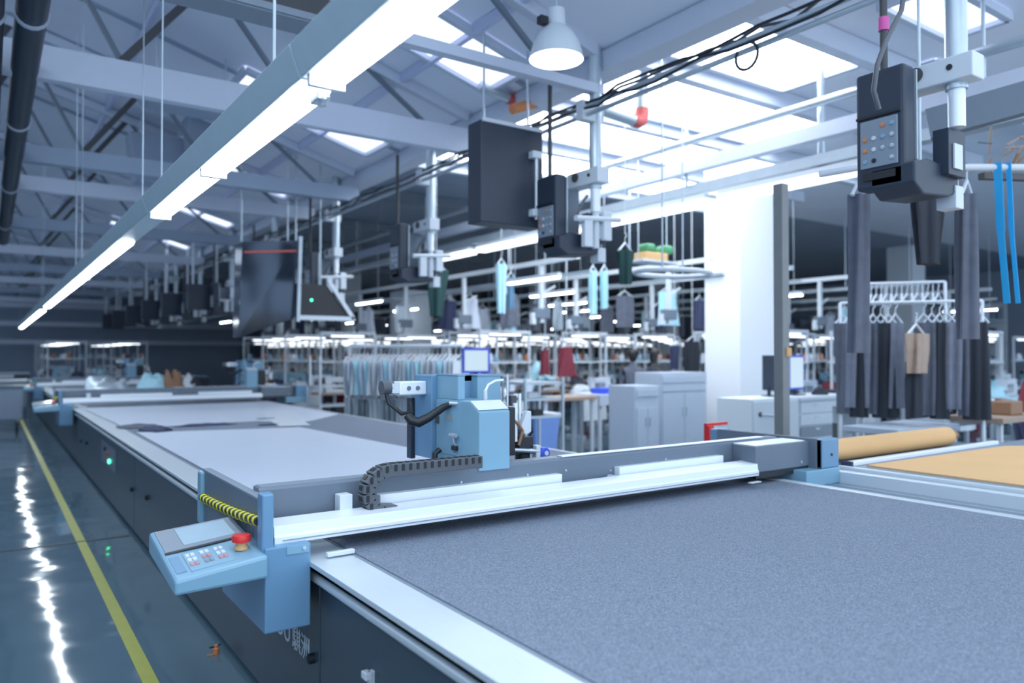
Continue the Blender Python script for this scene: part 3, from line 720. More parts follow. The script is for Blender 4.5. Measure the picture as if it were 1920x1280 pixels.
for i in range(6):
    y = 3.2 + i * 3.6
    t = tag(MB().tube([(7.5, y, 3.9), (7.5, y, zr(7.5) - .1)], .02, 8).build('hanger_rod', 'steel', base=(7.5, y, 3.9)), 'thin rod holding up the two channels behind the station row, %s counting away' % ords[i], 'rod', 'rods holding the channels')

# big black panel and the glossy cover
t = thing('hanging_board', 'big matt black hanging board between the second and third control stations', 'panel', (4.15, 6.1, 2.95))
bx(3.79, 4.52, 5.98, 6.22, 2.95, 3.92).build('board', 'navy', t, bevel=.01)
bx(3.80, 4.50, 5.96, 5.985, 3.90, 3.935).build('top_edge', 'white', t)
MB().tube([(4.40, 5.93, 3.02), (4.40, 5.93, 3.62)], .018, 10).build('side_rod', 'steel', t, smooth=True)
for z in (3.05, 3.62): MB().box(4.34, 4.46, 5.90, 5.98, z, z + .07).build('rod_clamp', 'white', t, bevel=.008)
for x in (3.9, 4.42): MB().tube([(x, 6.1, 3.92), (x, 6.1, zr(x) - .05)], .012, 8).build('hanging_rod', 'steel', t)
t = thing('glossy_cover', 'tall glossy dark metal cover hanging over the table, mirroring a tube light', 'cover', (3.4, 11.5, 1.95))
MB().hexa([(3.02, 11.45, 1.95), (3.86, 11.45, 2.25), (3.86, 11.75, 2.25), (3.02, 11.75, 1.95), (3.05, 11.35, 3.36), (3.88, 11.35, 3.44), (3.88, 11.75, 3.44), (3.05, 11.75, 3.36)]).build('sheet_body', 'gloss', t, bevel=.01)
MB().bar((3.88, 11.34, 2.2), (3.90, 11.30, 3.5), .05, .05).build('edge_frame', 'steel', t)
MB().bar((3.07, 11.34, 3.20), (3.86, 11.34, 3.28), .02, .03).build('red_edge', 'redpaint', t)
for x in (3.1, 3.8): MB().tube([(x, 11.6, 3.36), (x, 11.6, zr(x) - .05)], .012, 8).build('hanging_rod', 'steel', t)
t = thing('angled_hopper', 'black wedge-shaped hopper with a white frame beside the glossy cover', 'hopper', (4.3, 11.5, 2.2))
MB().prism([(3.92, 2.30), (4.78, 2.30), (4.40, 2.80), (3.92, 2.80)], 'y', 11.5, 12.0).build('hopper_body', 'black', t, bevel=.01)
MB().bar((3.92, 11.48, 2.27), (4.86, 11.48, 2.27), .05, .07).bar((4.84, 11.48, 2.27), (4.42, 11.48, 2.86), .05, .06).build('white_frame', 'white', t)
MB().lathe([(0.02, 0), (.0, -.012)], (4.15, 11.5, 2.55), 10, 'y').build('green_indicator', 'led', t)
for x in (3.98, 4.38): MB().tube([(x, 11.75, 2.8), (x, 11.75, zr(x) - .05)], .014, 8).build('hanging_rod', 'steel', t)

for i in range(6):
    yb_ = 19.3 + 3.31 * i
    t = thing('hanging_board', 'matt black hanging board of the far station row, %s counting away' % ords[i], 'panel', (4.3, yb_, 2.78), 'black boards of the far station row')
    bx(3.92, 4.72, yb_, yb_ + .22, 2.78, 3.40).build('board', 'navy', t, bevel=.01)
    for x in (4.05, 4.60): MB().tube([(x, yb_ + .1, 3.4), (x, yb_ + .1, zr(x) - .05)], .03, 8).build('hanging_rod', 'white', t)

# galvanised ducts with red elbows
def elbow_pipe(p, q, label, r=.07, m='steel', e='redpaint'):
    p = Vector(p); q = Vector(q); d = (q - p).normalized()
    t = thing('air_pipe', label, 'pipe', tuple(p))
    MB().tube([p, q], r, 16).build('pipe', m, t, smooth=True)
    MB().tube([q - d * .02, q + d * .05, q + d * .10 + Vector((0, 0, .03)), q + d * .12 + Vector((0, 0, .10)), q + d * .12 + Vector((0, 0, .17))], r * 1.12, 16).build('red_elbow', e, t, smooth=True)
    MB().tube([q + d * .12 + Vector((0, 0, .15)), q + d * .12 + Vector((0, 0, zr(q.x) - q.z - .06))], r, 16).build('riser', m, t, smooth=True)
elbow_pipe(AY(1115, 200, 6.3), AY(1190, 226, 6.3), 'silver air pipe with a red elbow beside the second control station')
elbow_pipe(AY(900, 160, 7.0), AY(955, 185, 7.0), 'silver air pipe with a red elbow above the big black panel', .055)
elbow_pipe(AY(960, 205, 6.7), AY(1010, 192, 6.7), 'short air pipe with an orange elbow above the big black panel', .055, 'orange', 'orange')
elbow_pipe(AY(1490, 205, 6.1), AY(1528, 218, 6.1), 'thin air pipe with a red end under the bright skylights', .03)
elbow_pipe(AY(1640, 352, 5.0), AY(1552, 332, 5.0), 'pale air pipe with a red end below the channels', .04)

# ================================================================ RIGHT SIDE: POST, PILLAR, DESK, CABINETS
p = AD(1467, 664, 7.0)
t = thing('steel_post', 'slim brown-grey steel post standing in front of the white pillar', 'post', (p.x, p.y, 0))
bx(p.x - .062, p.x + .04, p.y - .05, p.y + .05, 0, 3.28).build('post_body', mat('weathered_post', (.22, .24, .25), .5, var=.1), t, bevel=.006)
bx(p.x - .10, p.x + .08, p.y - .09, p.y + .09, 0, .02).build('base_plate', 'steel', t)
MB().box(p.x - .02, p.x + .05, p.y - .065, p.y + .05, 1.68, 1.76).build('tape_wrap', 'tan', t)
pc = AD(1388, 664, 12.6)
py2 = AX(1322, 664, pc.x).y; px2 = AY(1471, 664, pc.y).x
M['pillar_white'] = mat('bright_wall_paint', (.84, .87, .90), .6, var=.02)
structure(bx(pc.x, px2, pc.y, py2, 0, 5.2).build('pillar', 'pillar_white'))
for (u, d, wd) in ((770, 21, .85), (1012, 34, .7), (655, 32, .7), (1250, 30, .7), (1700, 24, .8), (560, 42, .7)):
    p = AD(u, 664, d); structure(bx(p.x - wd / 2, p.x + wd / 2, p.y - wd / 2, p.y + wd / 2, 0, 5.5 if u != 770 else 3.45).build('pillar', 'white'))

# desk with drawers
yd = 6.35
xl, xm, xr_ = AY(1500, 742, yd).x, AY(1562, 742, yd).x, AY(1620, 742, yd).x
zt_ = AY(1560, 741, yd).z
t = thing('office_desk', 'white desk with drawers carrying the blue monitor, right of the pillar', 'desk', (xm, yd, 0))
bx(xl - .02, xr_ + .02, yd - .03, yd + .62, zt_ - .05, zt_).build('desktop', 'white', t, bevel=.004)
bx(xl, xm, yd + .02, yd + .60, 0.02, zt_ - .05).build('drawer_unit', 'white', t)
for k in range(3):
    z1 = zt_ - .08 - k * .17
    dr = bx(xl + .02, xm - .02, yd + .0, yd + .02, z1 - .15, z1).build('drawer', 'white' if k < 2 else 'grey_mid', t, bevel=.003)
    bx((xl + xm) / 2 - .05, (xl + xm) / 2 + .05, yd - .015, yd, z1 - .05, z1 - .03).build('handle', 'steel', dr)
bx(xr_ - .03, xr_, yd, yd + .60, 0, zt_ - .05).build('side_board', 'white', t)
bx(xm, xr_ - .03, yd + .02, yd + .05, zt_ - .16, zt_ - .05).build('apron', 'white', t)
bx(xm + .02, xm + .27, yd + .10, yd + .55, 0.0, zt_ - .42).build('inside_case', 'black', t, bevel=.01)
xa, xb2 = AY(1412, 742, yd).x, xl - .01
t = thing('side_cabinet', 'pale grey low cabinet with a black handle between pillar and desk', 'cabinet', (xa, yd, 0))
bx(xa, xb2, yd + .02, yd + .60, 0, zt_).build('body', 'white', t, bevel=.004)
dd = bx(xa + .02, xb2 - .02, yd, yd + .02, .05, zt_ - .03).build('door', 'white', t, bevel=.003)
MB().tube([(xa + .14, yd - .005, zt_ - .20), (xa + .14, yd - .035, zt_ - .20), (xa + .45, yd - .035, zt_ - .23), (xa + .45, yd - .005, zt_ - .23)], .012, 8).build('handle', 'steel', dd, smooth=True)
MB().lathe([(.03, 0), (.03, -.02), (0, -.02)], (xa + .14, yd, zt_ - .20), 12, 'y').build('lock', 'black', dd)
def monitor(x, y, z, wd, hh, rz, label, rim='navy', dark=False):
    t = thing('monitor', label, 'monitor', (x, y, z)); t.rotation_euler = (0, 0, rz)
    BASE[t.name] = Vector((0, 0, 0))
    bx(-.12, .12, -.08, .10, 0, .015).build('base', 'navy', t, bevel=.004)
    bx(-.03, .03, .02, .05, .01, .14).build('neck', 'navy', t)
    b = bx(-wd / 2, wd / 2, 0, .04, .08, .08 + hh).build('screen_frame', rim, t, bevel=.006)
    bx(-wd / 2 + .03, wd / 2 - .03, -.004, 0, .11, .05 + hh).build('screen', 'navy' if dark else 'screen', b)
    return t
p = AY(1500, 740, yd + .3)
monitor(p.x, yd + .35, zt_, .46, .50, .15, 'monitor with a bright blue rim and pale picture on the white desk', 'bluebright')
p = AY(1452, 740, yd + .3)
monitor(p.x, yd + .35, zt_, .40, .50, 1.1, 'dark monitor seen edge-on above the pale grey low cabinet', 'navy', True)
p = AY(1540, 735, yd + .2)
t = tag(crumple((p.x, yd + .22, zt_), .14, .1, .12, 'garment_dark', 'small dark object heap on the white desk beside the monitor', 'heap', 'desk_clutter', seed=40), None)
p = AY(1562, 735, yd + .4)
tag(MB().box(p.x - .1, p.x + .12, yd + .3, yd + .5, zt_, zt_ + .05).build('telephone', 'garment_dark', base=(p.x, yd + .4, zt_), bevel=.01), 'dark low telephone at the back of the white desk', 'telephone')

def cabinet(u0, u1, v, d, label, name='storage_cabinet', slots=2):
    a = AD(u0, v, d); y = a.y; b = AY(u1, v, y); z = a.z
    t = thing(name, label, 'cabinet', (a.x, y, 0))
    bx(a.x, b.x, y + .02, y + .6, 0, z).build('body', 'grey_lt', t, bevel=.006)
    n = 2
    for i in range(n):
        xa_ = a.x + .03 + (b.x - a.x - .06) * i / n; xb_ = a.x + .03 + (b.x - a.x - .06) * (i + 1) / n - .01
        dr = bx(xa_, xb_, y, y + .02, .06, z - .33).build('door', 'grey_lt', t, bevel=.003)
        bx(xb_ - .05 if i == 0 else xa_ + .03, xb_ - .03 if i == 0 else xa_ + .05, y - .02, y, z * .5, z * .5 + .14).build('handle', 'steel', dr)
    for i in range(slots):
        bx(a.x + .03, b.x - .03, y, y + .02, z - .16 - i * .14, z - .05 - i * .14).build('drawer', 'grey_lt', t, bevel=.003)
    return t
M['grey_lt'] = mat('light_grey_cabinet', (0.42, 0.49, 0.58), .4, var=.04)
cabinet(1240, 1326, 699, 12.0, 'light grey tall cabinet with two top drawers beside the white pillar')
cabinet(1192, 1238, 724, 11.3, 'light grey lower cabinet left of the tall one by the white pillar', slots=1)
p = AD(1330, 815, 6.6)
t = thing('red_stand', 'small red metal stand with a top bar behind the right end of the gantry', 'stand', (p.x, p.y, 0))
bx(p.x - .04, p.x + .03, p.y - .03, p.y + .03, 0, p.z + .08).build('upright', 'red', t, bevel=.006)
MB().bar((p.x - .05, p.y, p.z + .09), (p.x + .25, p.y + .02, p.z + .09), .03, .025).build('top_bar', 'red', t)
bx(p.x - .1, p.x + .1, p.y - .1, p.y + .1, 0, .02).build('base_plate', 'red', t)

# ================================================================ HANGING CLOTHES
def pleated(w0, w1, L, depth, m, parent, folds=5, seed=0, x=0, y=0, z=0):
    r = random.Random(seed); mb = MB(); n = folds * 8; k = 7; vs = []
    ph = [r.uniform(0, 6) for _ in range(3)]
    for j in range(k + 1):
        a = j / k; wd = w0 + (w1 - w0) * a
        for i in range(n):
            t_ = 2 * PI * i / n
            fx = math.cos(t_); fy = math.sin(t_)
            rad = 1 + .22 * math.sin(folds * t_ + ph[0] + a * 1.3) + .1 * math.sin(2 * t_ + ph[1] + a * 4)
            vs.append((x + fx * wd / 2 * rad, y + fy * depth / 2 * rad, z - L * a))
    fs = [(j * n + i, j * n + (i + 1) % n, (j + 1) * n + (i + 1) % n, (j + 1) * n + i) for j in range(k) for i in range(n)]
    fs.append(tuple(range(n))[::-1]); fs.append(tuple(k * n + i for i in range(n)))
    return mb.add(vs, fs).build('cloth', m, parent, smooth=True)
def hanger_mb(z, w=.40):
    return MB().tube([(0, 0, z + .16), (.025, 0, z + .19), (.02, 0, z + .22), (-.01, 0, z + .215)], .006, 6).tube([(0, 0, z + .16), (0, 0, z + .10)], .006, 6).tube([(-w / 2, 0, z - .01), (0, 0, z + .10), (w / 2, 0, z - .01)], .014, 6).tube([(-w / 2, 0, z - .01), (w / 2, 0, z - .01)], .008, 6)
def garment(name, label, w0, w1, L, depth, m, z, seed, group=None, cat='garment', hang='white'):
    t = thing(name, label, cat, (0, 0, z), group)
    BASE[t.name] = Vector((0, 0, z))
    hanger_mb(z, max(.16, w0 * 1.0)).build('hanger', hang, t, smooth=True)
    pleated(w0, w1, L, depth, m, t, seed=seed, z=z)
    return t
def rail(p, q, label, posts=True, r=.014):
    p = Vector(p); q = Vector(q)
    t = thing('garment_rail', label, 'rail', tuple(p))
    MB().tube([p, q], r, 8).build('bar', 'alu', t, smooth=True)
    if posts:
        for e_ in (p, q):
            MB().tube([e_, (e_.x, e_.y, 0.03)], .018, 8).build('upright', 'alu', t, smooth=True)
            MB().box(e_.x - .2, e_.x + .2, e_.y - .03, e_.y + .03, 0, .04).build('foot', 'grey', t)
    return t
# two dense grey groups at the right
ga, gb = AD(1575, 600, 8.6), AD(1842, 600, 8.2)
za = 2.05
rail((ga.x, ga.y, za + .235), (gb.x, gb.y, za + .235), 'long rail with white hangers carrying the grey trousers at the right')
gd = (gb - ga); ang = math.atan2(gd.y, gd.x)
M['garment_pale'] = mat('pale_grey_suiting', (.19, .21, .27), .9, var=.3, scale=10)
proto = [garment('hanging_trousers', '', .17, .13, 1.02, .13, 'garment', za, 50), garment('hanging_trousers', '', .15, .17, .95, .14, 'garment_pale', za, 51), garment('hanging_trousers', '', .13, .19, 1.06, .12, 'garment_dark', za, 52)]
slots_ = [.02, .075, .13, .185, .24, .295, .35, .40] + [.60, .655, .71, .765, .82, .875, .93, .985]
lw = 'leftmost second third fourth fifth sixth seventh rightmost'.split()
for i, s_ in enumerate(slots_):
    o = proto[i] if i < 3 else copy_tree(proto[(i * 5 + i // 3) % 3])
    o.location = (ga.x + gd.x * s_, ga.y + gd.y * s_, za); o.rotation_euler = (0, 0, ang + .3 * math.sin(i * 2.1))
    o['group'] = 'grey trousers on the long rail'
    o['label'] = 'trousers on a white hanger, %s in the %s bunch of the long rail' % (lw[i % 8], 'bunch nearer the desk'.split()[0] and ('first' if i < 8 else 'second'))
bh = thing('bare_hanger', '', 'hanger', (0, 0, 2.3)); BASE[bh.name] = Vector((0, 0, 2.3))
hanger_mb(2.3, .36).build('hook_and_bar', 'white', bh, smooth=True)
for i in range(16):
    o = bh if i == 0 else copy_tree(bh)
    s_ = .28 + i * .038
    o.location = (ga.x + gd.x * s_ + .25, ga.y + gd.y * s_ + .35, 2.3); o.rotation_euler = (0, 0, ang + 1.2 + .2 * math.sin(i * 3.3))
    tag(o, 'white empty hanger in the crowded row behind the grey trousers', 'hanger', 'empty white hangers behind the trousers')
rail((ga.x + gd.x * .25 + .25, ga.y + gd.y * .25 + .35, 2.535), (ga.x + gd.x * .9 + .25, ga.y + gd.y * .9 + .35, 2.535), 'rear rail full of empty white hangers behind the grey trousers')
p = AD(1718, 655, 8.0)
o = garment('hanging_cloth', 'tan and brown short cloth hanging between the two bunches of grey trousers', .34, .30, .42, .14, 'wood', 1.92, 77); o.location = (p.x, p.y, 1.92)
p = AD(1712, 740, 8.1)
o = garment('hanging_cloth', 'dark maroon-black cloth hanging low between the two bunches of grey trousers', .22, .2, .6, .12, 'garment_dark', 1.62, 78); o.location = (p.x, p.y, 1.62)
# long trousers hung from the near overhead pipe
t = thing('overhead_pipe', 'white bent pipe under the nearest control station holding long trousers', 'pipe', (5.1, 3.1, 3.05))
MB().tube([(5.0, 3.25, 3.02), (5.2, 3.07, 3.06), (5.55, 2.80, 3.05), (5.85, 2.60, 3.06), (6.3, 2.3, 3.06)], .025, 10).build('bend', 'white', t, smooth=True)
MB().tube([(5.55, 2.8, 3.06), (5.55, 2.8, zr(5.55) - .05)], .012, 8).build('hanging_rod', 'steel', t)
PIPE = [Vector(q_) for q_ in ((5.0, 3.25, 3.02), (5.2, 3.07, 3.06), (5.55, 2.80, 3.05), (5.85, 2.60, 3.06), (6.3, 2.3, 3.06))]
def on_pipe(u):
    best = None
    for a_, b_ in zip(PIPE, PIPE[1:]):
        for k_ in range(41):
            q_ = a_.lerp(b_, k_ / 40); e_ = abs(uv(*q_)[0] - u)
            if best is None or e_ < best[0]: best = (e_, q_)
    return best[1]
def uv(x, y, z=1.7):
    d = Vector((x, y, z)) - _C; k_ = d.dot(_F); return 960 + F_PX * d.dot(_R) / k_, 640 - F_PX * d.dot(_U) / k_, k_
for (u, w0, w1, L, m, lab, nm) in ((1608, .13, .19, 1.15, 'garment', 'long dark grey trousers hanging under the nearest control station', 'long_trousers'),
        (1812, .14, .20, 1.05, 'garment', 'long dark grey trousers hanging beside the blue ribbons', 'long_trousers'),
        (1738, .34, .20, .50, 'garment_dark', 'black-green jacket hanging between the two long trousers', 'dark_jacket')):
    p = on_pipe(u); o = garment(nm, lab, w0, w1, L, .12, m, p.z - .20, int(u)); o.location = (p.x, p.y, p.z - .20)
for i, (u, lab) in enumerate(((1862, 'bright cyan ribbon, the wider of the pair at the right edge'), (1884, 'bright cyan ribbon, the thinner of the pair at the right edge'))):
    p = on_pipe(u) + Vector((0, -.03, .03)); 
    tag(MB().bar(p, p + Vector((.04, 0, -.50)), .055 - .02 * i, .006).bar(p + Vector((.04, 0, -.50)), p + Vector((.08, -.02, -1.02)), .045 - .015 * i, .006).build('cyan_ribbon', 'cyan', base=tuple(p)), lab, 'ribbon')
# tangle of steel fittings at the far right
t = thing('fitting_cluster', 'tangle of pale rods and brackets above the cyan ribbons', 'rods', tuple(AD(1880, 290, 5.8)))
rr = random.Random(9)
for i in range(12):
    p = AD(1850 + rr.random() * 70, 255 + rr.random() * 60, 5.7 + rr.random() * .4)
    MB().bar(p, p + Vector((rr.uniform(-.12, .12), rr.uniform(-.12, .12), rr.uniform(-.18, .18))), .014, .014).build('rod', rr.choice(['wood', 'steel', 'brown', 'grey_mid']), t)
MB().bar(AD(1840, 330, 5.8), AD(1990, 335, 6.0), .06, .05).build('carrier', 'brownsteel', t)
MB().bar(AD(1740, 235, 5.6), AD(1990, 165, 5.2), .10, .22).build('dark_channel', 'grey', t)
# cloth hung from the farther stations
for (u, v, d, w0, w1, L, m, lab) in ((818, 505, 12.0, .35, .20, .75, 'green_dark', 'dark green jacket hanging under the third control station'),
        (1172, 470, 9.5, .22, .14, .42, 'green_dark', 'short dark green cloth hanging under the second control station'),
        (940, 495, 13, .16, .12, .85, 'pale_cyan', 'pale cyan cloth strip hanging over the middle of the hall'),
        (958, 520, 13.3, .08, .08, .55, 'blue', 'blue strap hanging right of the pale cyan strip'),
        (1112, 508, 13, .10, .10, .75, 'pale_cyan', 'pale cyan strap, left of the pair over the middle of the hall'),
        (1133, 508, 13, .08, .08, .65, 'pale_cyan', 'pale cyan strap, right of the pair over the middle of the hall'),
        (1062, 650, 14, .22, .42, .55, 'maroon', 'maroon garment flaring out beside the sewing tables'),
        (1022, 655, 15, .14, .18, .5, 'maroon', 'narrow maroon garment left of the flaring one'),
        (1298, 640, 15, .35, .40, .60, 'garment_dark', 'black garment hanging above the tall grey cabinet'),
        (1265, 648, 16, .2, .2, .5, 'navycloth', 'navy garment hanging left of the black one above the cabinet')):
    p = AD(u, v, d); o = garment('hanging_garment', lab, w0, w1, L, .14, m, p.z, int(u)); o.location = (p.x, p.y, p.z)
    if p.z < 2.2:
        MB().tube([(0, 0, p.z + .22), (.0, 0, zr(p.x) - .02)], .008, 6).build('hanging_cord', 'white', o, base=(0, 0, p.z))
    else:
        MB().tube([(0, 0, p.z + .22), (.0, 0, zr(p.x) - .05)], .006, 6).build('hanging_cord', 'white', o, base=(0, 0, p.z))

# ================================================================ HANGER RACK BEHIND THE TABLE
p, q = AD(655, 653, 13.2), AD(868, 653, 12.4)
if p.x < 5.0: p.x = 5.15
rail((p.x, p.y, 1.84), (q.x, q.y, 1.84), 'rack rail full of pale shirts behind the cutting head', r=.03)
rail((p.x + .05, p.y + .1, 1.16), (q.x + .05, q.y + .1, 1.16), 'lower rack rail full of pale cloths behind the cutting head', r=.02)
pr_ = [garment('rack_shirt', '', .36, .34, .60, .035, m, 1.60, 90 + i) for i, m in enumerate(('white', 'film', 'white', 'pale_cyan'))]
pr2 = [garment('rack_cloth', '', .30, .26, .45, .035, m, .93, 95 + i) for i, m in enumerate(('white', 'steel'))]
dv = q - p; a_ = math.atan2(dv.y, dv.x)
n = 26
colw = {0: 'white', 1: 'bluish white', 2: 'white', 3: 'pale cyan'}
for i in range(n):
    s_ = (i + .5) / n
    for lst, z, nm in ((pr_, 1.60, 'shirt'), (pr2, .93, 'cloth')):
        kk = (i * 7 // 3) % len(lst)
        o = lst[i] if i < len(lst) else copy_tree(lst[kk])
        if i < len(lst): kk = i
        off = (0, 0) if nm == 'shirt' else (.05, .1)
        o.location = (p.x + dv.x * s_ + off[0], p.y + dv.y * s_ + off[1], z); o.rotation_euler = (0, 0, a_ + 1.35 + .12 * math.sin(i * 1.7))
        if nm == 'shirt': tag(o, '%s shirt packed on the rack rail behind the cutting head' % colw[kk], 'shirt', '%s shirts on the rack' % colw[kk])
        else: tag(o, '%s cloth hanging on the lower rack rail behind the cutting head' % ('white' if kk == 0 else 'grey'), 'cloth', '%s cloths on the lower rack' % ('white' if kk == 0 else 'grey'))
# trolley and monitor behind the head
p = AD(893, 700, 9.6)
monitor(p.x, p.y, 1.38, .36, .32, -.35, 'small monitor with a vivid blue frame behind the cutting head', 'bluebright')
t = thing('monitor_stand', 'grey stand under the vivid blue monitor', 'stand', (p.x, p.y, 0))
bx(p.x - .2, p.x + .2, p.y - .2, p.y + .2, 1.34, 1.38).build('shelf', 'steel', t); bx(p.x - .03, p.x + .03, p.y - .03, p.y + .03, .02, 1.34).build('pole', 'steel', t); bx(p.x - .2, p.x + .2, p.y - .2, p.y + .2, 0, .03).build('foot', 'grey', t)
def shelf_trolley(u0, u1, v0, d, zs, label, m='steel', dx=.5):
    a = AD(u0, v0, d); b = AY(u1, v0, a.y)
    t = thing('shelf_trolley', label, 'trolley', (a.x, a.y, 0))
    for x in (a.x, b.x):
        for y in (a.y, a.y + dx): bx(x - .015, x + .015, y - .015, y + .015, 0, a.z).build('upright', m, t)
    for z in zs: bx(a.x, b.x, a.y, a.y + dx, z, z + .03).build('shelf', m, t)
    return a, b
a, b = shelf_trolley(985, 1055, 712, 9.3, (.35, .9, 1.12, 1.32), 'grey wire trolley right of the cutting head with things on its shelves')
for i, (xx, z, m, nm, lab) in enumerate(((.12, 1.15, 'white', 'folded_paper', 'white folded paper on the upper trolley shelf'), (.2, .93, 'black', 'spare_tool', 'black tool lying on the middle trolley shelf'), (.3, .38, 'grey_mid', 'grey_box', 'grey box on the bottom trolley shelf'))):
    tag(bx(a.x + xx, a.x + xx + .16, a.y + .1, a.y + .3, z, z + .07).build(nm, m, base=(a.x + xx, a.y + .1, z), bevel=.01), lab, nm.split('_')[-1])
p = AD(1012, 800, 11.5)
t = thing('blue_tub', 'translucent blue plastic tub on the floor behind the trolley', 'tub', (p.x, p.y, 0.0))
MB().hexa([(p.x - .18, p.y - .16, 0), (p.x + .18, p.y - .16, 0), (p.x + .18, p.y + .16, 0), (p.x - .18, p.y + .16, 0), (p.x - .24, p.y - .2, .78), (p.x + .24, p.y - .2, .78), (p.x + .24, p.y + .2, .78), (p.x - .24, p.y + .2, .78)]).build('tub_body', 'bluetub', t, bevel=.02)
bx(p.x - .26, p.x + .26, p.y - .22, p.y + .22, .78, .81).build('rim', 'lav_white', t, bevel=.008)
a, b = shelf_trolley(600, 668, 668, 13.5, (.4, .75, 1.1), 'white shelf trolley left of the shirt rack', 'white')

# ================================================================ SEWING WORKSTATIONS
def workstation(tops, machine, clothm, extra, framem='white'):
    t = thing('sewing_workstation', '', 'sewing station', (0, 0, 0)); BASE[t.name] = Vector((0, 0, 0))
    bx(-.62, .62, -.3, .3, .84, .88).build('table_top', tops, t, bevel=.005)
    for s_ in (-1, 1):
        MB().box(s_ * .5 - .03, s_ * .5 + .03, -.03, .03, .04, .84).box(s_ * .5 - .03, s_ * .5 + .03, -.28, .28, 0, .05).build('leg', 'grey_lt', t)
    m = MB().box(-.05, .42, -.08, .10, .88, .93).box(.27, .42, -.08, .08, .93, 1.12).box(-.10, .42, -.07, .07, 1.10, 1.21).box(-.12, -.02, -.07, .07, .98, 1.21).build('sewing_machine', machine, t, bevel=.015)
    MB().lathe([(0, 0), (.06, 0), (.06, .04), (0, .04)], (.42, 0, 1.14), 14, 'x').build('hand_wheel', 'black', m, smooth=True)
    bx(-.15, .25, -.1, .25, .30, .62).build('motor_box', 'garment_dark', t, bevel=.01)
    for s_ in (-1, 1): bx(s_ * .6 - .018, s_ * .6 + .018, .26, .30, .88, 2.15).build('lamp_upright', framem, t)
    MB().box(-.62, .62, .25, .31, 2.12, 2.17).box(-.62, .62, .24, .34, 1.52, 1.55).build('lamp_beam', framem, t)
    bx(-.36, .36, .24, .29, 2.07, 2.10).build('tube', 'tube_far', t)
    rr = random.Random(extra)
    for k in range(3):
        x = rr.uniform(-.5, .1); ww = rr.uniform(.08, .16)
        MB().lathe([(ww * .4, 0), (ww * .5, .05), (ww * .2, .16), (0, .17)], (x, .28, 1.55), 10).build('thread_cone', rr.choice(['white', 'blue_light', 'orange', 'lav_white', 'maroon']), t, smooth=True)
    k = crumple((-.35, .02, .88), .22, .22, .2, clothm, None, None, 'cloth_pile', seed=extra + 60); k.parent = t; k.location = (-.35, .02, .88)
    pleated(.5, .55, .5, .12, clothm, t, x=-.3, y=-.34, z=.86, seed=extra).name = 'hanging_cloth_edge'
    return t
variants = [('wood', 'white', 'garment', 'with grey cloth'), ('white', 'lav_white', 'white', 'with white cloth'), ('lav_white', 'blue_light', 'navycloth', 'with navy cloth'), ('wood', 'white', 'maroon', 'with maroon cloth'), ('white', 'white', 'pale_cyan', 'with pale cyan cloth'), ('grey_mid', 'grey_lt', 'garment_dark', 'with black cloth')]
ws = [workstation(a_, b_, c_, i) for i, (a_, b_, c_, d_) in enumerate(variants)]
used = [False] * len(ws)
def uv(x, y, z=1.7):
    d = Vector((x, y, z)) - _C; k_ = d.dot(_F); return 960 + F_PX * d.dot(_R) / k_, 640 - F_PX * d.dot(_U) / k_, k_
rnd = random.Random(21); cells = []
for ix in range(0, 13):
    for iy in range(0, 22):
        x = 6.3 + ix * 2.05; y = 5.0 + iy * 1.75
        u_, v_, d_ = uv(x, y)
        if not (500 < u_ < 1960 and 13.3 < d_ < 40): continue
        if u_ > 1560 and d_ < 13.3: continue
        if abs(x - pc.x - .5) < 1.5 and abs(y - pc.y - .5) < 1.6: continue
        if x < 5.6 + .8: 
            if y < 15: continue
        cells.append((d_, x, y, u_))
for ix in range(2):
    for iy in range(5):
        x = 2.3 + ix * 2.0; y = 31.5 + iy * 2.1
        cells.append((uv(x, y)[2] * .999, x, y, uv(x, y)[0]))
cells.sort()
RACKS = ((900, 42), (1000, 42), (1100, 42), (1200, 41), (700, 43), (800, 43), (1500, 36), (1600, 34), (1720, 30), (1840, 27))
cells = [c_ for c_ in cells if not any(abs(c_[1] - AD(u, 664, d).x) < 2.0 and abs(c_[2] - AD(u, 664, d).y) < 1.0 for u, d in RACKS)]
cells = [c_ for c_ in cells if not any(abs(c_[1] - o.location.x) < 1.0 and abs(c_[2] - o.location.y) < 1.0 for o in S.objects if o.name.startswith('pillar') or o.name.startswith('rail'))]
for i, (d_, x, y, u_) in enumerate(cells):
    k_ = rnd.randrange(len(ws))
    o = ws[k_] if not used[k_] else copy_tree(ws[k_])
    used[k_] = True
    o.location = (x, y, 0); o.rotation_euler = (0, 0, rnd.choice((0, 0, PI)) + rnd.uniform(-.04, .04))
    side = 'near the pillars at the right' if u_ > 1330 else ('in the middle of the hall' if u_ > 900 else 'far behind the cutting head')
    dist = 'front rows' if d_ < 18 else ('middle rows' if d_ < 26 else 'back rows')
    tag(o, 'blurred sewing table %s, %s, %s' % (variants[k_][3], side, dist), 'sewing station', 'sewing tables %s %s %s' % (variants[k_][3], side, dist))
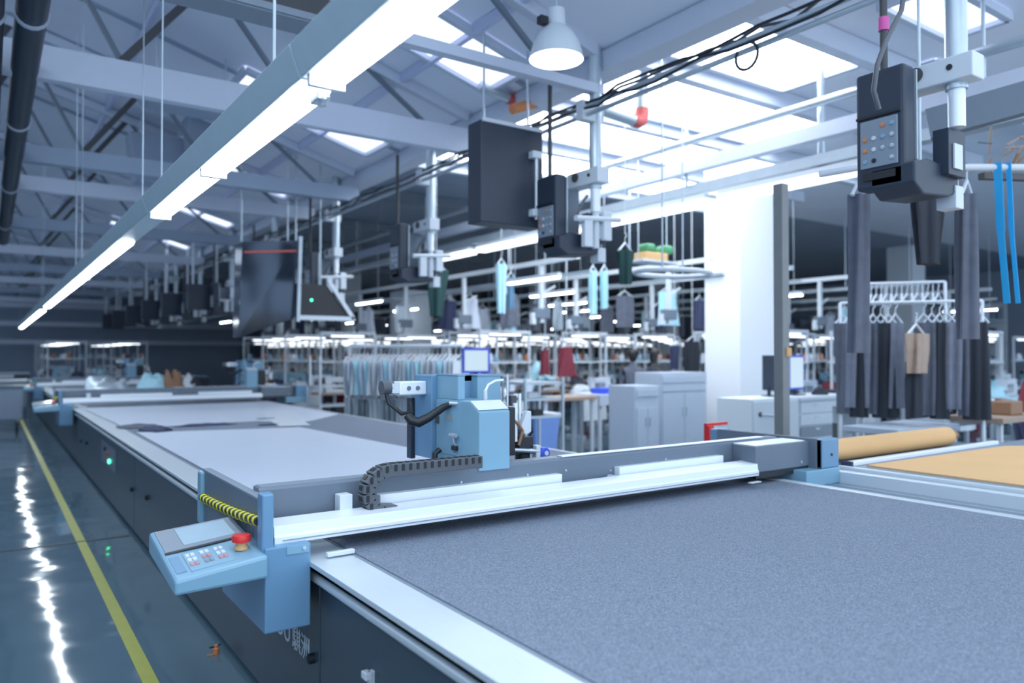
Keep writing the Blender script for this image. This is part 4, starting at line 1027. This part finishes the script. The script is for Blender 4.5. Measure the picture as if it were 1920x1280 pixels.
# rows of hanging conveyor rails with drop posts and tube lights over the sewing lines
rowi = 0
rown = 'first second third fourth fifth sixth seventh eighth'.split()
dp = None
for j, x in enumerate((7.9, 10.0, 12.2, 14.6, 17.2, 20.2)):
    ys = 9.5 if x < 9 else 8.5
    t = thing('conveyor_rail', '%s pale conveyor rail above the sewing lines, counting from the cutting table' % rown[j], 'rail', (x, ys, 3.3))
    bx(x - .04, x + .04, ys, 40, 3.26, 3.34).build('rail_bar', 'white', t)
    bx(x + .25, x + .31, ys, 40, 3.05, 3.10).build('lower_bar', 'steel', t)
    for k_ in range(4): MB().tube([(x, ys + 2 + k_ * 8, 3.3), (x, ys + 2 + k_ * 8, 5.1)], .015, 6).build('hanging_rod', 'steel', t)
    for k_ in range(8):
        y = ys + 1.0 + k_ * 2.6
        u_, v_, d_ = uv(x, y)
        if not (480 < u_ < 1950): continue
        if dp is None:
            dp = thing('drop_post', '', 'post', (0, 0, 2.2)); BASE[dp.name] = Vector((0, 0, 2.2))
            bx(-.035, .035, -.035, .035, 2.25, 3.26).build('post_tube', 'white', dp)
            bx(-.16, .16, -.06, .06, 2.32, 2.50).build('carrier_box', 'grey', dp, bevel=.01)
            MB().box(-.22, -.14, -.04, .04, 2.22, 2.42).build('side_clip', 'white', dp)
            MB().bar((.0, 0, 2.75), (.3, 0, 2.9), .03, .03).build('stay', 'white', dp)
            o = dp
        else: o = copy_tree(dp)
        o.location = (x, y, 2.2)
        tag(o, 'white drop post, %s from the near end of the %s conveyor rail' % (rown[k_], rown[j]), 'post', 'drop posts of the %s conveyor rail' % rown[j])
tl = None
for j, x in enumerate((7.2, 9.2, 11.3, 13.4, 15.9, 18.7, 22)):
    for k_ in range(4):
        y = 9.8 + k_ * 6.4 + (j % 3) * 2.1
        u_, v_, d_ = uv(x, y, 2.9)
        if not (400 < u_ < 1950) or d_ < 11: continue
        if tl is None:
            tl = thing('hall_tube_light', '', 'ceiling light', (0, 0, 2.85)); BASE[tl.name] = Vector((0, 0, 2.85))
            bx(-.04, .04, -.7, .7, 2.90, 2.96).build('housing', 'white', tl)
            MB().prism([(-.035, 2.90), (-.02, 2.87), (.02, 2.87), (.035, 2.90)], 'y', -.68, .68).build('tube', 'tube', tl)
            MB().tube([(0, -.5, 2.96), (0, -.5, 5.1)], .005, 6).build('wire', 'steel', tl); MB().tube([(0, .5, 2.96), (0, .5, 5.1)], .005, 6).build('wire', 'steel', tl)
            o = tl
        else: o = copy_tree(tl)
        o.location = (x, y, 2.85)
        tag(o, 'short lit tube of the %s line hung over the sewing tables' % rown[j], 'ceiling light', 'tubes of the %s line over the sewing tables' % rown[j])
# clothes carried on the conveyor rails
cg = [garment('conveyor_garment', '', .30, .36, .62, .14, m, 2.62, 120 + i_) for i_, m in enumerate(('garment', 'lav_white', 'navycloth', 'steel', 'pale_cyan', 'garment_dark'))]
cgn = ['grey', 'lavender-white', 'navy', 'pale grey', 'pale cyan', 'black']
cu_ = [False] * 6
rg = random.Random(77)
for j, x in enumerate((7.9, 10.0, 12.2, 14.6, 17.2, 20.2)):
    for k_ in range(26):
        y = (9.9 if j else 11.0) + k_ * 1.05 + rg.uniform(-.25, .25)
        u_, v_, d_ = uv(x, y)
        if not (480 < u_ < 1310 or 1490 < u_ < 1940) or d_ > 36 or rg.random() < .35: continue
        kk = rg.choice((0, 0, 1, 1, 2, 3, 3, 4, 5))
        o = copy_tree(cg[kk]) if cu_[kk] else cg[kk]
        cu_[kk] = True
        o.location = (x + .28, y, 2.85); o.rotation_euler = (0, 0, rg.uniform(-.5, 1.2))
        tag(o, '%s garment carried on the %s conveyor rail' % (cgn[kk], rown[j]), 'garment', '%s garments on the %s conveyor rail' % (cgn[kk], rown[j]))
for kk in range(6):
    if not cu_[kk]:
        for ch_ in list(cg[kk].children): bpy.data.objects.remove(ch_)
        bpy.data.objects.remove(cg[kk])
# green and beige goods on a hanging shelf left of the white pillar
p = AD(1222, 490, 11.4)
t = thing('hanging_shelf', 'hanging shelf with beige goods left of the top of the white pillar', 'shelf', tuple(p))
bx(p.x - .36, p.x + .40, p.y - .18, p.y + .18, p.z - .03, p.z).build('board', 'white', t)
for x in (p.x - .28, p.x + .32): MB().tube([(x, p.y, p.z), (x, p.y, zr(x))], .01, 6).build('hanging_rod', 'steel', t)
bx(p.x - .26, p.x + .20, p.y - .15, p.y + .12, p.z, p.z + .12).build('beige_goods', 'tan', t, bevel=.02)
M['green'] = mat('leaf_green_plastic', (.07, .30, .14), .5)
for i, xx in enumerate((-.22, .16)):
    tag(bx(p.x + xx, p.x + xx + .19, p.y - .13, p.y + .1, p.z + .121, p.z + .25).build('green_bundle', 'green', base=(p.x + xx, p.y, p.z + .121), bevel=.04), 'green bundle on the beige goods of the hanging shelf, %s one' % ('left', 'right')[i], 'bundle')
# curved white loop rail in front of the pillar
p = AD(1262, 512, 8.6)
t = thing('loop_rail', 'curved white loop rail left of the white pillar', 'rail', tuple(p))
pts = [(p.x + (.50 * math.cos(a_)) , p.y + .34 * math.sin(a_), p.z) for a_ in [2 * PI * i_ / 28 for i_ in range(29)]]
MB().tube(pts, .030, 8, cap=False).build('loop', 'white', t, smooth=True)
for i_ in (3, 17): MB().tube([pts[i_], (pts[i_][0], pts[i_][1], 5.1)], .01, 6).build('hanging_rod', 'steel', t)

# dark storage racks along the back
for i, (u0, d_) in enumerate(((900, 42), (1000, 42), (1100, 42), (1200, 41), (700, 43), (800, 43), (1500, 36), (1600, 34), (1720, 30), (1840, 27))):
    p = AD(u0, 664, d_)
    t = thing('storage_rack', 'tall grey storage rack with boxes against the back, %s from the left' % (['third', 'fourth', 'fifth', 'sixth', 'leftmost', 'second', 'seventh', 'eighth', 'ninth', 'rightmost'][i] + ' one' if i not in (4, 9) else ['leftmost', 'rightmost'][i == 9] + ' counting'), 'rack', (p.x, p.y, 0))
    for xx in (-1.3, 1.3): bx(p.x + xx - .04, p.x + xx + .04, p.y - .3, p.y + .3, 0, 3.6).build('upright', 'white', t)
    rr = random.Random(i)
    for z in (.5, 1.3, 2.1, 2.9):
        sh = bx(p.x - 1.3, p.x + 1.3, p.y - .3, p.y + .3, z, z + .05).build('shelf', 'grey_lt', t)
        x = p.x - 1.2
        while x < p.x + .9:
            ww = rr.uniform(.25, .5); bx(x, x + ww, p.y - .25, p.y + .2, z + .05, z + rr.uniform(.25, .6)).build('box', rr.choice(['lav', 'garment', 'navycloth', 'white', 'grey', 'lav_white', 'slate']), sh); x += ww + rr.uniform(.02, .2)

# ================================================================ SHOP FLOOR CLUTTER
for i, (u, v, wd, hh, m, nm, lab) in enumerate(((1140, 800, .5, .10, 'lav_white', 'folded_carton', 'flat pale carton lying on the floor left of the grey cabinets'),
        (1165, 812, .6, .07, 'white', 'folded_carton', 'flat white carton on the floor nearest the grey cabinets'),
        (1120, 785, .4, .25, 'lav', 'plastic_crate', 'lavender crate on the floor in the middle aisle'),
        (1075, 775, .4, .3, 'blue_light', 'plastic_crate', 'light blue crate on the floor beyond the trolley'),
        (1090, 765, .35, .4, 'white', 'cloth_sack', 'white sack on the floor under the sewing tables'),
        (1170, 700, .6, .1, 'bluebright', 'blue_tray', 'bright blue tray standing above the white table'),
        (1700, 800, .5, .35, 'grey_mid', 'plastic_crate', 'grey crate on the floor below the grey trousers'),
        (1640, 800, .3, .35, 'garment_dark', 'waste_bin', 'black bin on the floor right of the white desk'),
        (1830, 805, .4, .3, 'maroon', 'plastic_crate', 'dark red crate on the floor below the second bunch of trousers'))):
    if nm == 'blue_tray':
        p = AD(u, v, 14.0); z0 = p.z
        continue
    p = AZ(u, v, 0.0); d_ = uv(p.x, p.y, 0)[2]; 
    t = thing(nm, lab, nm.split('_')[-1], (p.x, p.y, 0))
    MB().hexa([(p.x - wd * .45, p.y - wd * .3, 0), (p.x + wd * .45, p.y - wd * .3, 0), (p.x + wd * .45, p.y + wd * .3, 0), (p.x - wd * .45, p.y + wd * .3, 0), (p.x - wd * .5, p.y - wd * .33, hh), (p.x + wd * .5, p.y - wd * .33, hh), (p.x + wd * .5, p.y + wd * .33, hh), (p.x - wd * .5, p.y + wd * .33, hh)]).build('body', m, t, bevel=.02)
    bx(p.x - wd * .52, p.x + wd * .52, p.y - wd * .35, p.y + wd * .35, hh * .86, hh).build('rim', m, t, bevel=.01)
def simple_table(u, d, wd, dp_, zt2, m, label, legm='white'):
    p = AD(u, 664, d)
    t = thing('work_table', label, 'table', (p.x, p.y, 0))
    bx(p.x - wd / 2, p.x + wd / 2, p.y - dp_ / 2, p.y + dp_ / 2, zt2 - .06, zt2).build('table_top', m, t, bevel=.004)
    for sx_ in (-1, 1):
        for sy_ in (-1, 1):
            x = p.x + sx_ * (wd / 2 - .06); y = p.y + sy_ * (dp_ / 2 - .06); bx(x - .025, x + .025, y - .025, y + .025, 0, zt2 - .06).build('leg', legm, t)
    return p
p = simple_table(1143, 13.2, 1.0, .6, 1.02, 'lav_white', 'white work table left of the grey cabinets with blue trays on it')
bx(p.x - .5, p.x + .5, p.y - .31, p.y - .29, .84, 1.02).build('apron', 'lav_white', bpy.data.objects['work_table'])
for i, xx in enumerate((-.2, .25)):
    tag(bx(p.x + xx - .14, p.x + xx + .14, p.y - .15, p.y + .1, 1.02, 1.12).build('blue_tray', 'bluebright', base=(p.x + xx, p.y, 1.02), bevel=.01), 'bright blue tray on the white work table, %s one' % ('nearer the aisle' if i else 'farther from the cabinets'), 'tray')
simple_table(1050, 12.6, 1.1, .6, 1.0, 'wood', 'brown-topped work table with white legs behind the trolley')
simple_table(1690, 8.3, 1.3, .6, .93, 'grey_lt', 'pale work table under the first bunch of grey trousers')
simple_table(1870, 8.8, 1.2, .6, 1.0, 'wood', 'brown-topped work table at the right edge')
simple_table(1780, 9.4, 1.0, .5, .9, 'grey_mid', 'grey work table behind the second bunch of trousers')
for i, (u, d_, m, lab) in enumerate(((1835, 9.2, 'lav_white', 'white cloth stack on the table at the right edge'), (1885, 8.8, 'brown', 'brown box on the table at the right edge'))):
    p = AD(u, 664, d_); tag(bx(p.x - .16, p.x + .16, p.y - .12, p.y + .12, 1.0, 1.16).build('cloth_stack' if i == 0 else 'brown_box', m, base=(p.x, p.y, 1.0), bevel=.02), lab, 'stack' if i == 0 else 'box')
for i in range(4):   # carts in the left aisle
    p = AD((18, 30, 8, 40)[i], 664, (17, 21, 25, 29)[i])
    t = thing('aisle_cart', ['dark cart', 'pale-topped cart', 'grey cart', 'farthest cart'][i] + ' parked at the end of the left aisle', 'cart', (p.x, p.y, 0))
    bx(p.x - .7, p.x + .25, p.y - .4, p.y + .4, .25, .95).build('body', ['slate', 'grey_mid', 'grey', 'garment'][i], t, bevel=.02)
    bx(p.x - .72, p.x + .27, p.y - .42, p.y + .42, .95, 1.0).build('cart_top', ['grey', 'white', 'steel', 'white'][i], t)
    for a_ in (-.6, .15):
        for b_ in (-.3, .3): MB().lathe([(0, -.02), (.1, -.02), (.1, .02), (0, .02)], (p.x + a_, p.y + b_, .10), 12, 'x').build('wheel', 'black', t); bx(p.x + a_ - .01, p.x + a_ + .01, p.y + b_ - .01, p.y + b_ + .01, .1, .26).build('fork', 'steel', t)
M['panel_added_glow'] = mat('white_panel_added_glow', (.86, .94, 1.0), emit=0.9)
# white partitions far at left, emission stands in for light falling on them
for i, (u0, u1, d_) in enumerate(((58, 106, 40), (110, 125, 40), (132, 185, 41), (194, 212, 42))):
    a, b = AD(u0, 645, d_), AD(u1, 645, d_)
    tag(bx(a.x, b.x, a.y, a.y + .1, 0, 1.98).build('white_panel', 'panel_added_glow', base=(a.x, a.y, 0)), 'low white panel with painted-in brightness at the far end of the hall, %s of four' % ('leftmost', 'second', 'third', 'rightmost')[i], 'panel')

# ================================================================ PEOPLE
def person(name, label, loc, rz, top_m, leg_m, seated=False, lean=0.2, arms='forward'):
    t = thing(name, label, 'person', loc); t.rotation_euler = (0, 0, rz); BASE[t.name] = Vector((0, 0, 0))
    hip = .52 if seated else .92
    L = lean
    V = [(0, 0, hip), (0, -.02 - L * .3, hip + .22), (0, -L * .7, hip + .42), (0, -L, hip + .54), (0, -L * 1.15, hip + .62)]
    R = [.15, .13, .15, .09, .055]
    E = [(0, 1), (1, 2), (2, 3), (3, 4)]
    def add(p, r, frm): V.append(p); R.append(r); E.append((frm, len(V) - 1)); return len(V) - 1
    sh = hip + .47
    hands = []
    for s_ in (-1, 1):
        a = add((s_ * .17, -L * .85, sh), .065, 2)
        if arms == 'forward': b = add((s_ * .22, -L - .16, sh - .22), .045, a); e_ = add((s_ * .12, -L - .38, sh - .22), .033, b); hd_ = (s_ * .10, -L - .46, sh - .22); dirn = Vector((0, -1, -.15))
        else: b = add((s_ * .24, -L * .6, sh - .28), .045, a); e_ = add((s_ * .23, -L * .5 - .08, sh - .52), .033, b); hd_ = (s_ * .23, -L * .5 - .11, sh - .60); dirn = Vector((0, -.1, -1))
        hands.append((s_, V[e_], hd_, dirn))
        if seated: k1 = add((s_ * .10, -.02, hip), .09, 0); k2 = add((s_ * .12, -.42, hip - .01), .07, k1); k3 = add((s_ * .12, -.42, .09), .045, k2)
        else: k1 = add((s_ * .09, 0, hip - .08), .09, 0); k2 = add((s_ * .10, -.03, .50), .065, k1); k3 = add((s_ * .10, .0, .08), .045, k2)
        add((s_ * .11, V[k3][1] - .16, .04), .04, k3)
    def skin(nm, V_, E_, R_, m, parent, root=0, sub=1):
        me = bpy.data.meshes.new(nm); me.from_pydata(V_, E_, []); o = bpy.data.objects.new(nm, me); COL.objects.link(o); o.parent = parent
        me.materials.append(M[m])
        sk = o.modifiers.new('skin', 'SKIN'); sk.use_smooth_shade = True
        for i_, r_ in enumerate(R_): me.skin_vertices[0].data[i_].radius = (r_, r_)
        me.skin_vertices[0].data[root].use_root = True
        sb = o.modifiers.new('sub', 'SUBSURF'); sb.levels = sub; sb.render_levels = sub
        return o
    skin('clothed_body', V, E, R, top_m, t, sub=2)
    # legs dressed in trouser cloth
    for s_ in (-1, 1):
        pts = [(s_ * .10, 0, hip + .04), (s_ * .12, -.42, hip), (s_ * .12, -.42, .12)] if seated else [(s_ * .09, 0, hip + .02), (s_ * .10, -.03, .50), (s_ * .10, 0, .10)]
        MB().tube(pts, [.125, .085, .062], 14).build('trouser_leg', leg_m, t, smooth=True)
    hz_ = hip + .76; hy = -L * 1.3 - .02
    hp = [(0, -.115), (.045, -.11), (.07, -.07), (.085, -.02), (.088, .03), (.075, .08), (.045, .108), (0, .118)]
    hdm = MB().lathe(hp, (0, hy, hz_), 18)
    for i_, vtx in enumerate(hdm.v): hdm.v[i_] = (vtx[0] * .92, hy + (vtx[1] - hy) * 1.12, vtx[2])
    hdm.box(-.012, .012, hy - .120, hy - .09, hz_ - .03, hz_ + .005)
    for s_ in (-1, 1): hdm.box(s_ * .088 - .008, s_ * .088 + .008, hy - .01, hy + .03, hz_ - .03, hz_ + .03)
    hdo = hdm.build('head', 'skin', t, smooth=True)
    for s_ in (-1, 1): MB().lathe([(0, 0), (.010, 0), (.008, -.006), (0, -.007)], (s_ * .032, hy - .096, hz_ + .012), 10, 'y').build('eye', 'black', hdo)
    MB().box(-.022, .022, hy - .100, hy - .085, hz_ - .062, hz_ - .054).build('mouth', 'redpaint', hdo)
    hm = MB().lathe([(.092, -.04), (.100, .03), (.088, .085), (.05, .122), (0, .132)], (0, hy + .018, hz_), 18)
    hm.lathe([(.0, -.13), (.06, -.12), (.075, -.06), (.08, .0)], (0, hy + .045, hz_), 14)
    hm.build('hair', 'hair', t, smooth=True)
    for (s_, wr, hd_, dirn) in hands:
        wr = Vector(wr); dirn = dirn.normalized(); side = Vector((1, 0, 0)); c0 = wr + dirn * .05
        hv = [tuple(wr), tuple(c0), tuple(wr + dirn * .09)]; he = [(0, 1), (1, 2)]; hr = [.024, .034, .03]
        for f_ in range(4):
            b0 = wr + dirn * .10 + side * ((f_ - 1.5) * .019); l_ = (.062, .072, .068, .052)[f_]
            hv.append(tuple(b0)); he.append((2, len(hv) - 1)); hr.append(.009)
            hv.append(tuple(b0 + dirn * l_ + Vector((0, .008, -.012)))); he.append((len(hv) - 2, len(hv) - 1)); hr.append(.008)
        th_ = wr + dirn * .04 - side * s_ * .035
        hv.append(tuple(th_)); he.append((1, len(hv) - 1)); hr.append(.011)
        hv.append(tuple(th_ + dirn * .05 - side * s_ * .015)); he.append((len(hv) - 2, len(hv) - 1)); hr.append(.009)
        skin('hand', hv, he, hr, 'skin', t, 0, 1)
    return t
p = AD(1217, 664, 13.0)
person('person', 'person with black hair in a black top leaning over work behind the grey cabinets', (p.x, p.y, 0), 1.5, 'garment_dark', 'garment_dark', False, .10)
p = AD(1188, 664, 14.6)
person('person', 'person with dark hair standing in a long grey jacket left of the grey cabinets', (p.x, p.y, 0), 2.6, 'garment', 'garment', False, .06, 'down')
p = AD(1922, 664, 9.6)
person('person', 'person in a dark red top half cut off by the right edge', (p.x, p.y, 0), .8, 'maroon', 'navycloth', False, .12, 'forward')
p = AD(915, 664, 17.5)
person('person', 'person in a white top and dark hair working behind the vivid blue monitor', (p.x, p.y, 0), 1.2, 'lav_white', 'navycloth', False, .15)
p = AD(985, 664, 16.0)
person('person', 'person in pale blue bending over a table left of the maroon garments', (p.x, p.y, 0), 1.4, 'pale_cyan', 'garment_dark', False, .28)
